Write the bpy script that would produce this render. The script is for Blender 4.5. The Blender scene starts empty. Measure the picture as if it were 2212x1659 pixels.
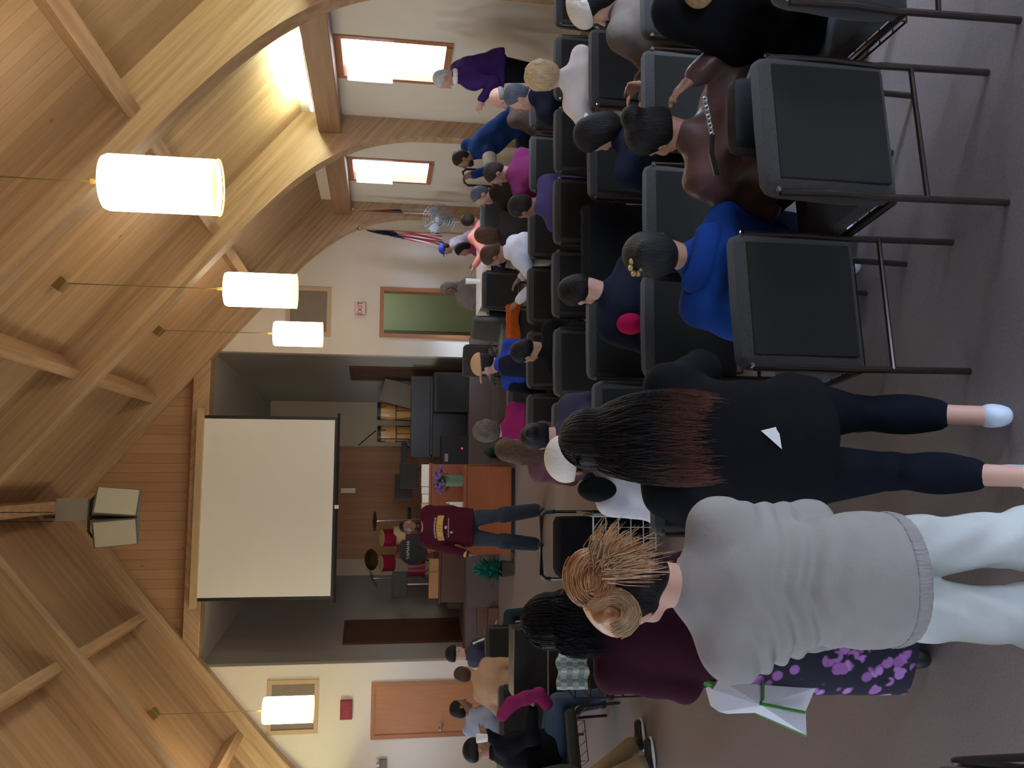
import bpy, bmesh, math, random
import numpy as np
from mathutils import Vector, Matrix
random.seed(7); rng = np.random.default_rng(7)
SC = bpy.context.scene
COL = SC.collection
# ------------------------------------------------------------------ camera
F = 1850.0; CH = 2.05
_p = math.radians(8.5); _y = math.radians(6.1); _r = math.radians(1.16)
FW = np.array([math.sin(_y)*math.cos(_p), math.cos(_y)*math.cos(_p), -math.sin(_p)])
_r0 = np.array([math.cos(_y), -math.sin(_y), 0.0]); _d0 = np.cross(FW, _r0)
RT = _r0*math.cos(_r) - _d0*math.sin(_r)
DN = _d0*math.cos(_r) + _r0*math.sin(_r)
cam_d = bpy.data.cameras.new('camera'); cam = bpy.data.objects.new('camera', cam_d); COL.objects.link(cam)
cam_d.sensor_fit = 'HORIZONTAL'; cam_d.sensor_width = 36.0; cam_d.lens = 36.0*F/2212.0
cam_d.clip_start = 0.05; cam_d.clip_end = 200
M = Matrix.Identity(4)                       # the phone was held on its side: image right is world down
for i in range(3):
    M[i][0] = DN[i]; M[i][1] = RT[i]; M[i][2] = -FW[i]
M[2][3] = CH
cam.matrix_world = M
SC.camera = cam
def ray(px, py):
    return FW + RT*((1659-py-829.5)/F) + DN*((px-1106)/F)
def at(px, py, Y):
    d = ray(px, py); return np.array([0, 0, CH]) + d*(Y/d[1])
def onz(px, py, z=0.0):
    d = ray(px, py); return np.array([0, 0, CH]) + d*((z-CH)/d[2])
# ------------------------------------------------------------------ world, exposure
SC.view_settings.view_transform = 'Standard'; SC.view_settings.look = 'None'
SC.view_settings.gamma = 1.0; SC.view_settings.use_curve_mapping = False
SC.view_settings.exposure = 0.28
W = bpy.data.worlds.new('daylight'); SC.world = W; W.use_nodes = True
bg = W.node_tree.nodes['Background']; bg.inputs[0].default_value = (0.60, 0.74, 1.0, 1); bg.inputs[1].default_value = 15.0
_wn = W.node_tree.nodes; _wl = W.node_tree.links      # hazy sky, brightest round a low veiled sun to the right and behind
_tc = _wn.new('ShaderNodeTexCoord'); _vm = _wn.new('ShaderNodeVectorMath'); _vm.operation = 'DOT_PRODUCT'; _vm.inputs[1].default_value = Vector((0.82*0.951, -0.57*0.951, 0.309)).normalized()[:]
_wl.new(_tc.outputs['Generated'], _vm.inputs[0]); _mr = _wn.new('ShaderNodeMapRange'); _mr.interpolation_type = 'SMOOTHSTEP'; _mr.inputs['From Min'].default_value = 0.990; _mr.inputs['From Max'].default_value = 0.9965; _mr.inputs['To Min'].default_value = 19.0; _mr.inputs['To Max'].default_value = 170.0
_wl.new(_vm.outputs['Value'], _mr.inputs[0]); _wl.new(_mr.outputs[0], bg.inputs[1])
SC.cycles.max_bounces = 8; SC.cycles.diffuse_bounces = 5; SC.cycles.sample_clamp_indirect = 6.0
# windows through which daylight enters: (x of the wall face, y0, y1, z0, z1, side)
WZ0, WZ1 = 1.38, 2.66
WIN = []
for k, yc in enumerate((13.35, 9.65, 5.95, 2.25, -1.45)):
    WIN.append((4.8, yc-0.5, yc+0.5, 1)); WIN.append((-5.9, yc-0.5, yc+0.5, -1))
def portal(name, loc, rot, sx, sy):
    l = bpy.data.lights.new(name, 'AREA'); l.shape = 'RECTANGLE'; l.size = sx; l.size_y = sy
    l.cycles.is_portal = True
    o = bpy.data.objects.new(name, l); COL.objects.link(o); o.location = loc; o.rotation_euler = rot
    return o
for (x, y0, y1, sd) in WIN:
    portal('window_light', (x+sd*0.16, (y0+y1)/2, (WZ0+WZ1)/2), (0, math.radians(90*sd), 0), WZ1-WZ0, 1.0)
REAR = (0.9, 2.9, 0.05, 2.15)   # glazed entrance behind the camera: x0,x1,z0,z1
SIDE = (0.46, 1.72, 2.12)    # glazed side doors: y0, y1, height
for sd, x in ((1, 4.8), (-1, -5.9)): portal('side_door_light', (x+sd*0.16, (SIDE[0]+SIDE[1])/2, SIDE[2]/2), (0, math.radians(90*sd), 0), SIDE[2], SIDE[1]-SIDE[0])
portal('entrance_light', ((REAR[0]+REAR[1])/2, -3.72, (REAR[2]+REAR[3])/2), (math.radians(90), 0, 0), REAR[1]-REAR[0], REAR[3]-REAR[2])
# ------------------------------------------------------------------ materials
MATS = {}
def mat(name, col, rough=0.7, metal=0.0, bump=0.0, bscale=60.0, var=0.06, vscale=6.0, emit=None, spec=0.4, sheen=0.0, stretch=None, trans=0.0):
    if name in MATS: return MATS[name]
    m = bpy.data.materials.new(name); m.use_nodes = True; nt = m.node_tree; N = nt.nodes; L = nt.links
    b = N['Principled BSDF']; b.inputs['Roughness'].default_value = rough; b.inputs['Metallic'].default_value = metal
    b.inputs['Specular IOR Level'].default_value = spec
    if sheen: b.inputs['Sheen Weight'].default_value = sheen
    tc = N.new('ShaderNodeTexCoord'); mp = N.new('ShaderNodeMapping'); L.new(tc.outputs['Object'], mp.inputs[0])
    if stretch: mp.inputs['Scale'].default_value = stretch
    n = N.new('ShaderNodeTexNoise'); n.inputs['Scale'].default_value = vscale; n.inputs['Detail'].default_value = 3; L.new(mp.outputs[0], n.inputs[0])
    mx = N.new('ShaderNodeMix'); mx.data_type = 'RGBA'
    mx.inputs['A'].default_value = tuple(max(0, c*(1-var*1.8)) for c in col)+(1,); mx.inputs['B'].default_value = tuple(min(1, c*(1+var*1.8)) for c in col)+(1,)
    L.new(n.outputs[0], mx.inputs['Factor']); L.new(mx.outputs['Result'], b.inputs['Base Color'])
    if bump:
        n2 = N.new('ShaderNodeTexNoise'); n2.inputs['Scale'].default_value = bscale; n2.inputs['Detail'].default_value = 4; L.new(mp.outputs[0], n2.inputs[0])
        bp = N.new('ShaderNodeBump'); bp.inputs['Strength'].default_value = min(1, bump); bp.inputs['Distance'].default_value = 0.01
        L.new(n2.outputs[0], bp.inputs['Height']); L.new(bp.outputs[0], b.inputs['Normal'])
    if emit:
        b.inputs['Emission Color'].default_value = tuple(emit[:3])+(1,); b.inputs['Emission Strength'].default_value = emit[3]
    MATS[name] = m; return m
def boards(name, c1, c2, across, width, rough=0.45, groove=0.35, along=(1, 1, 1), lac=0.4):
    # timber boards: 'across' is the object axis (0,1,2) the boards repeat along
    m = bpy.data.materials.new(name); m.use_nodes = True; nt = m.node_tree; N = nt.nodes; L = nt.links
    b = N['Principled BSDF']; b.inputs['Roughness'].default_value = rough; b.inputs['Specular IOR Level'].default_value = lac
    tc = N.new('ShaderNodeTexCoord'); sp = N.new('ShaderNodeSeparateXYZ'); L.new(tc.outputs['Object'], sp.inputs[0])
    dv = N.new('ShaderNodeMath'); dv.operation = 'DIVIDE'; dv.inputs[1].default_value = width; L.new(sp.outputs[across], dv.inputs[0])
    fl = N.new('ShaderNodeMath'); fl.operation = 'FLOOR'; L.new(dv.outputs[0], fl.inputs[0])
    fr = N.new('ShaderNodeMath'); fr.operation = 'FRACT'; L.new(dv.outputs[0], fr.inputs[0])
    wn = N.new('ShaderNodeTexWhiteNoise'); wn.noise_dimensions = '1D'; L.new(fl.outputs[0], wn.inputs['W'])
    sc = [1.3, 1.3, 1.3]; sc[across] = 26
    mp = N.new('ShaderNodeMapping'); mp.inputs['Scale'].default_value = sc; L.new(tc.outputs['Object'], mp.inputs[0])
    n = N.new('ShaderNodeTexNoise'); n.inputs['Scale'].default_value = 1.6; n.inputs['Detail'].default_value = 6; n.inputs['Distortion'].default_value = 0.6; L.new(mp.outputs[0], n.inputs[0])
    # knots
    vo = N.new('ShaderNodeTexVoronoi'); vo.inputs['Scale'].default_value = 2.2; vo.inputs['Randomness'].default_value = 1.0; L.new(tc.outputs['Object'], vo.inputs[0])
    kr = N.new('ShaderNodeMapRange'); kr.inputs['From Min'].default_value = 0.03; kr.inputs['From Max'].default_value = 0.075; L.new(vo.outputs['Distance'], kr.inputs[0])
    a = N.new('ShaderNodeMath'); a.operation = 'MULTIPLY'; a.inputs[1].default_value = 0.45; L.new(wn.outputs['Value'], a.inputs[0])
    a2 = N.new('ShaderNodeMath'); a2.operation = 'ADD'; L.new(a.outputs[0], a2.inputs[0])
    a3 = N.new('ShaderNodeMath'); a3.operation = 'MULTIPLY'; a3.inputs[1].default_value = 0.75; L.new(n.outputs[0], a3.inputs[0]); L.new(a3.outputs[0], a2.inputs[1])
    mx = N.new('ShaderNodeMix'); mx.data_type = 'RGBA'; mx.inputs['A'].default_value = c1+(1,); mx.inputs['B'].default_value = c2+(1,)
    L.new(a2.outputs[0], mx.inputs['Factor'])
    g = N.new('ShaderNodeMapRange'); g.inputs['From Min'].default_value = 0.0; g.inputs['From Max'].default_value = 0.05; g.inputs['To Min'].default_value = 1-groove
    L.new(fr.outputs[0], g.inputs[0])
    mu = N.new('ShaderNodeMath'); mu.operation = 'MULTIPLY'; L.new(g.outputs[0], mu.inputs[0])
    k2 = N.new('ShaderNodeMapRange'); k2.inputs['To Min'].default_value = 0.55; L.new(kr.outputs[0], k2.inputs[0]); L.new(k2.outputs[0], mu.inputs[1])
    m2 = N.new('ShaderNodeMix'); m2.data_type = 'RGBA'; m2.blend_type = 'MULTIPLY'; m2.inputs['Factor'].default_value = 1.0
    L.new(mx.outputs['Result'], m2.inputs['A']); L.new(mu.outputs[0], m2.inputs['B']); L.new(m2.outputs['Result'], b.inputs['Base Color'])
    bp = N.new('ShaderNodeBump'); bp.inputs['Strength'].default_value = 0.5; bp.inputs['Distance'].default_value = 0.01
    L.new(g.outputs[0], bp.inputs['Height']); L.new(bp.outputs[0], b.inputs['Normal'])
    MATS[name] = m; return m
DECK = boards('ceiling_boards', (0.27, 0.165, 0.095), (0.50, 0.345, 0.21), 1, 0.14, groove=0.5)
PANEL = boards('pine_boards', (0.32, 0.175, 0.09), (0.47, 0.28, 0.155), 0, 0.16, groove=0.75)
PANELD = boards('back_boards', (0.26, 0.115, 0.055), (0.38, 0.18, 0.09), 0, 0.12, groove=0.5)
def glulam(name, c1, c2, arch=True):
    # laminated timber: grain runs along the member
    m = bpy.data.materials.new(name); m.use_nodes = True; nt = m.node_tree; N = nt.nodes; L = nt.links
    b = N['Principled BSDF']; b.inputs['Roughness'].default_value = 0.42
    tc = N.new('ShaderNodeTexCoord'); sp = N.new('ShaderNodeSeparateXYZ'); L.new(tc.outputs['Object'], sp.inputs[0])
    def mth(op, a, c):
        n = N.new('ShaderNodeMath'); n.operation = op
        for k, v in enumerate((a, c)):
            if isinstance(v, (int, float)): n.inputs[k].default_value = v
            elif v is not None: L.new(v, n.inputs[k])
        return n.outputs[0]
    cb = N.new('ShaderNodeCombineXYZ')
    if arch:
        ax = mth('ABSOLUTE', mth('ADD', sp.outputs[0], 0.55), None)
        L.new(mth('MULTIPLY', mth('ADD', mth('MULTIPLY', sp.outputs[2], 0.766), mth('MULTIPLY', ax, 0.643)), 22.0), cb.inputs[0])
        L.new(mth('MULTIPLY', mth('SUBTRACT', mth('MULTIPLY', sp.outputs[2], 0.643), mth('MULTIPLY', ax, 0.766)), 0.8), cb.inputs[1]); L.new(mth('MULTIPLY', sp.outputs[1], 8.0), cb.inputs[2])
    else:
        L.new(mth('MULTIPLY', sp.outputs[0], 18.0), cb.inputs[0]); L.new(mth('MULTIPLY', sp.outputs[1], 0.9), cb.inputs[1]); L.new(mth('MULTIPLY', sp.outputs[2], 18.0), cb.inputs[2])
    n = N.new('ShaderNodeTexNoise'); n.inputs['Scale'].default_value = 1.0; n.inputs['Detail'].default_value = 5; n.inputs['Distortion'].default_value = 0.4; L.new(cb.outputs[0], n.inputs[0])
    cr = N.new('ShaderNodeValToRGB'); cr.color_ramp.elements[0].position = 0.32; cr.color_ramp.elements[1].position = 0.68; cr.color_ramp.elements[0].color = c1+(1,); cr.color_ramp.elements[1].color = c2+(1,)
    L.new(n.outputs[0], cr.inputs[0]); L.new(cr.outputs[0], b.inputs['Base Color']); return m
GLULAM = glulam('glulam', (0.34, 0.215, 0.12), (0.50, 0.345, 0.205)); GLUY = glulam('glulam_purlin', (0.34, 0.21, 0.12), (0.50, 0.34, 0.20), False); GLUD = glulam('glulam_header', (0.22, 0.115, 0.062), (0.32, 0.175, 0.10), False)
def wood(name, c1, c2, stretch=(12, 12, 1.2), rough=0.4, lac=0.5):
    m = bpy.data.materials.new(name); m.use_nodes = True; nt = m.node_tree; N = nt.nodes; L = nt.links
    b = N['Principled BSDF']; b.inputs['Roughness'].default_value = rough; b.inputs['Specular IOR Level'].default_value = lac
    tc = N.new('ShaderNodeTexCoord'); mp = N.new('ShaderNodeMapping'); mp.inputs['Scale'].default_value = stretch; L.new(tc.outputs['Object'], mp.inputs[0])
    n = N.new('ShaderNodeTexNoise'); n.inputs['Scale'].default_value = 2.0; n.inputs['Detail'].default_value = 6; n.inputs['Distortion'].default_value = 1.0; L.new(mp.outputs[0], n.inputs[0])
    mx = N.new('ShaderNodeMix'); mx.data_type = 'RGBA'; mx.inputs['A'].default_value = c1+(1,); mx.inputs['B'].default_value = c2+(1,)
    L.new(n.outputs[0], mx.inputs['Factor']); L.new(mx.outputs['Result'], b.inputs['Base Color']); MATS[name] = m; return m
OAK = wood('oak_trim', (0.30, 0.12, 0.05), (0.45, 0.20, 0.09))
OAKD = wood('door_wood', (0.36, 0.15, 0.06), (0.48, 0.22, 0.10))
DARKW = wood('dark_wood', (0.055, 0.025, 0.014), (0.10, 0.045, 0.025))
DESKW = wood('desk_wood', (0.22, 0.06, 0.022), (0.33, 0.105, 0.042), stretch=(1.2, 12, 12), rough=0.3)
MIDW = wood('step_wood', (0.09, 0.045, 0.03), (0.14, 0.07, 0.045))
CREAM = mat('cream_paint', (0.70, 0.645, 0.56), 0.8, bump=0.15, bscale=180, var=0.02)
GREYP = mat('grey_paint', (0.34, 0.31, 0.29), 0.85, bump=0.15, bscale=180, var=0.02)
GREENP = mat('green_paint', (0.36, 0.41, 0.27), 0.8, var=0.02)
CARPET = mat('carpet', (0.215, 0.17, 0.155), 0.6, bump=0.5, bscale=420, var=0.14, vscale=90, spec=0.55)
CARPETD = mat('platform_carpet', (0.13, 0.10, 0.095), 0.9, bump=0.5, bscale=420, var=0.14, vscale=90)
FAB = mat('charcoal_fabric', (0.050, 0.048, 0.045), 0.95, bump=0.5, bscale=500, var=0.25, vscale=160, sheen=0.25, spec=0.15)
FABP = mat('charcoal_panel', (0.022, 0.021, 0.018), 0.9, spec=0.15, bump=0.2, bscale=600, var=0.1)
TUBE = mat('brown_tube', (0.05, 0.035, 0.028), 0.25, metal=0.6, spec=0.6)
CHROME = mat('chrome', (0.75, 0.75, 0.75), 0.15, metal=1.0)
WIRE = mat('white_wire', (0.62, 0.68, 0.66), 0.4)
BLACK = mat('black_plastic', (0.015, 0.015, 0.016), 0.4)
BLACKC = mat('black_cloth', (0.007, 0.007, 0.008), 0.9, spec=0.1, bump=0.3, bscale=300)
WHITE = mat('white_cloth', (0.78, 0.77, 0.74), 0.85, bump=0.2, bscale=200)
PAPER = mat('paper', (0.80, 0.78, 0.72), 0.8)
STEEL = mat('grey_metal', (0.30, 0.30, 0.30), 0.4, metal=0.7)
# ------------------------------------------------------------------ object helpers
def tag(o, label=None, cat=None, group=None, kind=None):
    if label: o['label'] = label
    if cat: o['category'] = cat
    if group: o['group'] = group
    if kind: o['kind'] = kind
    return o
def thing(name, label, cat, loc=(0, 0, 0), rz=0.0, group=None):
    o = bpy.data.objects.new(name, None); COL.objects.link(o); o.location = tuple(float(v) for v in loc); o.rotation_euler = (0, 0, rz)
    o.empty_display_size = 0.1
    return tag(o, label, cat, group)
def link(name, me, m=None, parent=None, loc=None, rot=None):
    o = bpy.data.objects.new(name, me); COL.objects.link(o)
    if m is not None:
        if not me.materials: me.materials.append(m)
    if parent is not None: o.parent = parent
    if loc is not None: o.location = tuple(float(v) for v in loc)
    if rot is not None: o.rotation_euler = rot
    return o
def copy_tree(o, parent=None):
    c = o.copy(); COL.objects.link(c)
    if parent is not None: c.parent = parent
    for ch in list(o.children): copy_tree(ch, c)
    return c
class MB:
    """collects shapes for ONE mesh"""
    def __init__(s): s.bm = bmesh.new()
    def box(s, x0, x1, y0, y1, z0, z1, bev=0.0, rot=None, piv=None):
        r = bmesh.ops.create_cube(s.bm, size=1.0); vs = r['verts']
        for v in vs: v.co = Vector(((x0+x1)/2+v.co.x*(x1-x0), (y0+y1)/2+v.co.y*(y1-y0), (z0+z1)/2+v.co.z*(z1-z0)))
        if bev > 0:
            es = list({e for v in vs for e in v.link_edges})
            rr = bmesh.ops.bevel(s.bm, geom=es, offset=bev, segments=2, affect='EDGES', profile=0.5); vs = list({v for f in rr['faces'] for v in f.verts} | {v for v in vs if v.is_valid})
        if rot is not None:
            p = Vector(piv if piv is not None else ((x0+x1)/2, (y0+y1)/2, (z0+z1)/2)); R = rot if isinstance(rot, Matrix) else Matrix.Rotation(rot[0], 3, rot[1])
            for v in vs: v.co = R @ (v.co-p)+p
        return s
    def tube(s, pts, r, n=10, cap=True):
        pts = [Vector([float(c) for c in p]) for p in pts]; rs = r if isinstance(r, (list, tuple)) else [r]*len(pts)
        rings = []; up = None
        for i, p in enumerate(pts):
            d = (pts[min(i+1, len(pts)-1)]-pts[max(i-1, 0)]).normalized()
            if up is None: up = Vector((0, 0, 1)) if abs(d.z) < 0.9 else Vector((1, 0, 0))
            a = d.cross(up).normalized(); b = d.cross(a).normalized(); up = -b if False else up
            rings.append([s.bm.verts.new(p+(a*math.cos(2*math.pi*k/n)+b*math.sin(2*math.pi*k/n))*rs[i]) for k in range(n)])
        for i in range(len(rings)-1):
            for k in range(n): s.bm.faces.new((rings[i][k], rings[i][(k+1) % n], rings[i+1][(k+1) % n], rings[i+1][k]))
        if cap: s.bm.faces.new(rings[0][::-1]); s.bm.faces.new(rings[-1])
        return s
    def lathe(s, prof, c=(0, 0, 0), n=24, axis='z', R=None):
        rings = []
        for (r, z) in prof:
            ring = []
            for k in range(n):
                a = 2*math.pi*k/n; v = Vector((r*math.cos(a), r*math.sin(a), z))
                if axis == 'y': v = Vector((v.x, v.z, -v.y))
                if axis == 'x': v = Vector((v.z, v.x, v.y))
                if R is not None: v = R @ v
                ring.append(s.bm.verts.new(v+Vector([float(q) for q in c])))
            rings.append(ring)
        for i in range(len(rings)-1):
            for k in range(n): s.bm.faces.new((rings[i][k], rings[i][(k+1) % n], rings[i+1][(k+1) % n], rings[i+1][k]))
        if prof[0][0] > 1e-5: s.bm.faces.new(rings[0][::-1])
        if prof[-1][0] > 1e-5: s.bm.faces.new(rings[-1])
        return s
    def prism(s, poly, a0, a1, axis='y'):
        """polygon in the plane perpendicular to axis, extruded from a0 to a1"""
        def P(u, w, a): return {'y': (u, a, w), 'x': (a, u, w), 'z': (u, w, a)}[axis]
        A = [s.bm.verts.new(P(u, w, a0)) for u, w in poly]; B = [s.bm.verts.new(P(u, w, a1)) for u, w in poly]
        n = len(poly)
        for k in range(n): s.bm.faces.new((A[k], A[(k+1) % n], B[(k+1) % n], B[k]))
        s.bm.faces.new(A[::-1]); s.bm.faces.new(B)
        return s
    def strip(s, A, B, t):
        """solid band between two matching polylines A and B in x,z, thick t in y handled by caller"""
        return s
    def quad(s, *ps):
        s.bm.faces.new([s.bm.verts.new([float(c) for c in p]) for p in ps]); return s
    def build(s, name, m, parent=None, loc=None, rot=None, smooth=False, origin=None):
        bmesh.ops.recalc_face_normals(s.bm, faces=s.bm.faces)
        if origin is not None:
            o = Vector([float(c) for c in origin])
            for v in s.bm.verts: v.co -= o
            loc = origin if loc is None else loc
        me = bpy.data.meshes.new(name); s.bm.to_mesh(me); s.bm.free()
        if smooth:
            me.polygons.foreach_set('use_smooth', [True]*len(me.polygons))
            try: me.set_sharp_from_angle(angle=math.radians(40))
            except Exception: pass
        return link(name, me, m, parent, loc, rot)
def struct(name, mb, m, **k):
    o = mb.build(name, m, **k); o['kind'] = 'structure'; return o
def text(name, s, size, m, parent, loc, rot, depth=0.002, align='CENTER'):
    cu = bpy.data.curves.new(name, 'FONT'); cu.body = s; cu.size = size; cu.extrude = depth; cu.align_x = align; cu.align_y = 'CENTER'
    o = bpy.data.objects.new(name+'_src', cu); COL.objects.link(o)
    dg = bpy.context.evaluated_depsgraph_get(); me = bpy.data.meshes.new_from_object(o.evaluated_get(dg)); me.name = name
    bpy.data.objects.remove(o); me.materials.clear()
    return link(name, me, m, parent, loc, rot)
# ================================================================== THE SETTING
RX = -0.55                                   # ridge line
WR, WL = 4.8, -5.9                           # right and left wall faces
YF, YB = 15.2, -3.6                          # front and rear wall faces
def deckz(d): return 7.70-0.84*abs(d)
# floor, with stage platform
mb = MB(); mb.box(WL-0.2, WR+0.2, YB-0.2, 19.0, -0.12, 0.0); struct('floor', mb, CARPET)
mb = MB(); mb.box(-40, 40, -40, 60, -0.5, -0.13)
mg = mat('gravel', (0.30, 0.20, 0.15), 0.95, bump=0.5, bscale=30); struct('ground', mb, mg)
# a brick wall of the neighbouring building beyond the right windows
BRK = bpy.data.materials.new('brick'); BRK.use_nodes = True; _n = BRK.node_tree; _b = _n.nodes.new('ShaderNodeTexBrick'); _b.inputs['Scale'].default_value = 4
_b.inputs['Color1'].default_value = (0.55, 0.33, 0.24, 1); _b.inputs['Color2'].default_value = (0.62, 0.40, 0.30, 1); _b.inputs['Mortar'].default_value = (0.6, 0.5, 0.45, 1)
_n.links.new(_b.outputs[0], _n.nodes['Principled BSDF'].inputs[0])
mb = MB(); mb.box(9.5, 9.8, 23.0, 40, -0.13, 3.4); struct('wall_outside', mb, BRK)
# ceiling: two slopes of boards
mb = MB()
E0 = WR+0.25-RX
for s in (1, -1):
    P = [(RX, deckz(0)), (RX+s*E0, deckz(E0)), (RX+s*E0, deckz(E0)+0.14), (RX, deckz(0)+0.14)]
    mb.prism(P, YB-0.2, YF+0.25)
struct('ceiling', mb, DECK)
# side walls with window openings
def side_wall(name, x, sd, wins):
    mb = MB(); xa, xb = (x, x+0.2) if sd > 0 else (x-0.2, x)
    ys = sorted([(a, b, WZ0, WZ1) for a, b in wins]+[(SIDE[0], SIDE[1], 0, SIDE[2])]); y = YB-0.2; top = 3.25
    for (a, b, za, zb) in ys:
        mb.box(xa, xb, y, a, 0, top); mb.box(xa, xb, a, b, zb, top); y = b
        if za > 0: mb.box(xa, xb, a, b, 0, za)
    mb.box(xa, xb, y, 19.0, 0, top)
    struct(name, mb, CREAM)
side_wall('wall_right', WR, 1, [(w[1], w[2]) for w in WIN if w[3] > 0])
side_wall('wall_left', WL, -1, [(w[1], w[2]) for w in WIN if w[3] < 0])
GLASS = bpy.data.materials.new('window_glass'); GLASS.use_nodes = True; _n = GLASS.node_tree; _n.nodes.clear()
_o = _n.nodes.new('ShaderNodeOutputMaterial'); _t = _n.nodes.new('ShaderNodeBsdfTransparent'); _g = _n.nodes.new('ShaderNodeBsdfGlossy'); _g.inputs['Roughness'].default_value = 0.02
_m = _n.nodes.new('ShaderNodeMixShader'); _m.inputs[0].default_value = 0.06; _n.links.new(_t.outputs[0], _m.inputs[1]); _n.links.new(_g.outputs[0], _m.inputs[2]); _n.links.new(_m.outputs[0], _o.inputs[0])
BLIND = bpy.data.materials.new('roller_blind'); BLIND.use_nodes = True; _n = BLIND.node_tree; _n.nodes.clear()
_o = _n.nodes.new('ShaderNodeOutputMaterial'); _t = _n.nodes.new('ShaderNodeBsdfTranslucent'); _g = _n.nodes.new('ShaderNodeBsdfDiffuse'); _t.inputs[0].default_value = (0.9, 0.9, 0.92, 1); _g.inputs[0].default_value = (0.8, 0.8, 0.8, 1)
_m = _n.nodes.new('ShaderNodeMixShader'); _m.inputs[0].default_value = 0.3; _n.links.new(_t.outputs[0], _m.inputs[1]); _n.links.new(_g.outputs[0], _m.inputs[2]); _n.links.new(_m.outputs[0], _o.inputs[0])
for i, (x, y0, y1, sd) in enumerate(WIN):
    fr = MB(); f = 0.05; xi = x-sd*0.015; xo = x+sd*0.13
    a, b = sorted((xi, xo))
    fr.box(a, b, y0-0.02, y0+f, WZ0-0.03, WZ1+0.02); fr.box(a, b, y1-f, y1+0.02, WZ0-0.03, WZ1+0.02)
    fr.box(a, b, y0+f, y1-f, WZ1-f-0.01, WZ1+0.02); fr.box(a-0.02 if sd > 0 else a, b if sd > 0 else b+0.02, y0+f, y1-f, WZ0-0.03, WZ0+f)
    w = struct('window_%d' % (i+1), fr, OAK)
    g = MB(); a, b = sorted((x+sd*0.09, x+sd*0.096)); g.box(a, b, y0+f, y1-f, WZ0+f, WZ1-f-0.01); g.build('window_pane', GLASS, w)
    if sd > 0:
        g = MB(); a, b = sorted((x-sd*0.045, x-sd*0.041))
        n = 18; zt, zb = WZ1-0.10, (2.02 if i % 4 else 1.98)
        for k in range(n):      # softly rippled cloth
            u0, u1 = k/n, (k+1)/n; ya = y0+f-0.0+(y1-y0+0.02)*u0*1.02; yb = y0+f+(y1-y0+0.02)*u1*1.02-0.001
            dx0, dx1 = 0.012*math.sin(9*u0*3), 0.012*math.sin(9*u1*3)
            g.quad((a+dx0, ya, zb), (a+dx1, yb, zb), (a+dx1, yb, zt), (a+dx0, ya, zt))
        g.build('blind', BLIND, w)
# rear wall with a glazed double entrance
mb = MB(); x0, x1, z0, z1 = REAR
mb.box(WL-0.2, x0, YB-0.2, YB, 0, 3.3); mb.box(x1, WR+0.2, YB-0.2, YB, 0, 3.3); mb.box(x0, x1, YB-0.2, YB, z1, 3.3)
mb.prism([(RX-5.6, 3.3), (RX+5.6, 3.3), (RX, 7.75)], YB-0.2, YB)
struct('wall_rear', mb, CREAM)
mb = MB()
for a in (x0, (x0+x1)/2-0.04, x1-0.08): mb.box(a, a+0.08, YB-0.14, YB-0.05, 0, z1)
mb.box(x0, x1, YB-0.14, YB-0.05, z1-0.08, z1); mb.box(x0, x1, YB-0.14, YB-0.05, 0, 0.12)
d = struct('door_1', mb, OAK); g = MB(); g.box(x0+0.08, x1-0.08, YB-0.1, YB-0.095, 0.12, z1-0.08); g.build('door_pane', GLASS, d)
for k, (sd, x) in enumerate(((1, WR), (-1, WL))):
    mb = MB(); a, b = sorted((x+sd*0.02, x+sd*0.12)); y0, y1, zt = SIDE
    for q in (y0, y1-0.08): mb.box(a, b, q, q+0.08, 0, zt)
    mb.box(a, b, y0+0.08, y1-0.08, zt-0.08, zt); mb.box(a, b, y0+0.08, y1-0.08, 0, 0.1)
    d = struct('door_%d' % (6+k), mb, OAK); g = MB(); a, b = sorted((x+sd*0.06, x+sd*0.066)); g.box(a, b, y0+0.08, y1-0.08, 0.1, zt-0.08); g.build('door_pane', GLASS, d)
# front wall: cream gable with stage opening and green-room doorway
AX0, AX1, AZ = -3.20, 2.09, 4.97             # stage opening
GD = (2.47, 3.26, 2.09)                      # open doorway
mb = MB(); T = 0.22
mb.box(WL, AX0, YF, YF+T, 0, 3.25); mb.box(AX1, GD[0], YF, YF+T, 0, GD[2]); mb.box(GD[1], WR, YF, YF+T, 0, GD[2]); mb.box(AX1, WR, YF, YF+T, GD[2], 3.25)
def gz(x): return deckz(x-RX)+0.1
mb.prism([(WL, 3.25), (AX0, 3.25), (AX0, gz(AX0)), (WL, gz(WL))], YF, YF+T)
mb.prism([(AX1, 3.25), (WR, 3.25), (WR, gz(WR)), (AX1, gz(AX1))], YF, YF+T)
struct('wall_front', mb, CREAM)
mb = MB(); mb.prism([(AX0, AZ+0.2), (AX1, AZ+0.2), (AX1, gz(AX1)), (RX, deckz(0)+0.1), (AX0, gz(AX0))], YF+0.02, YF+T)
struct('wall_gable', mb, PANEL)
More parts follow.
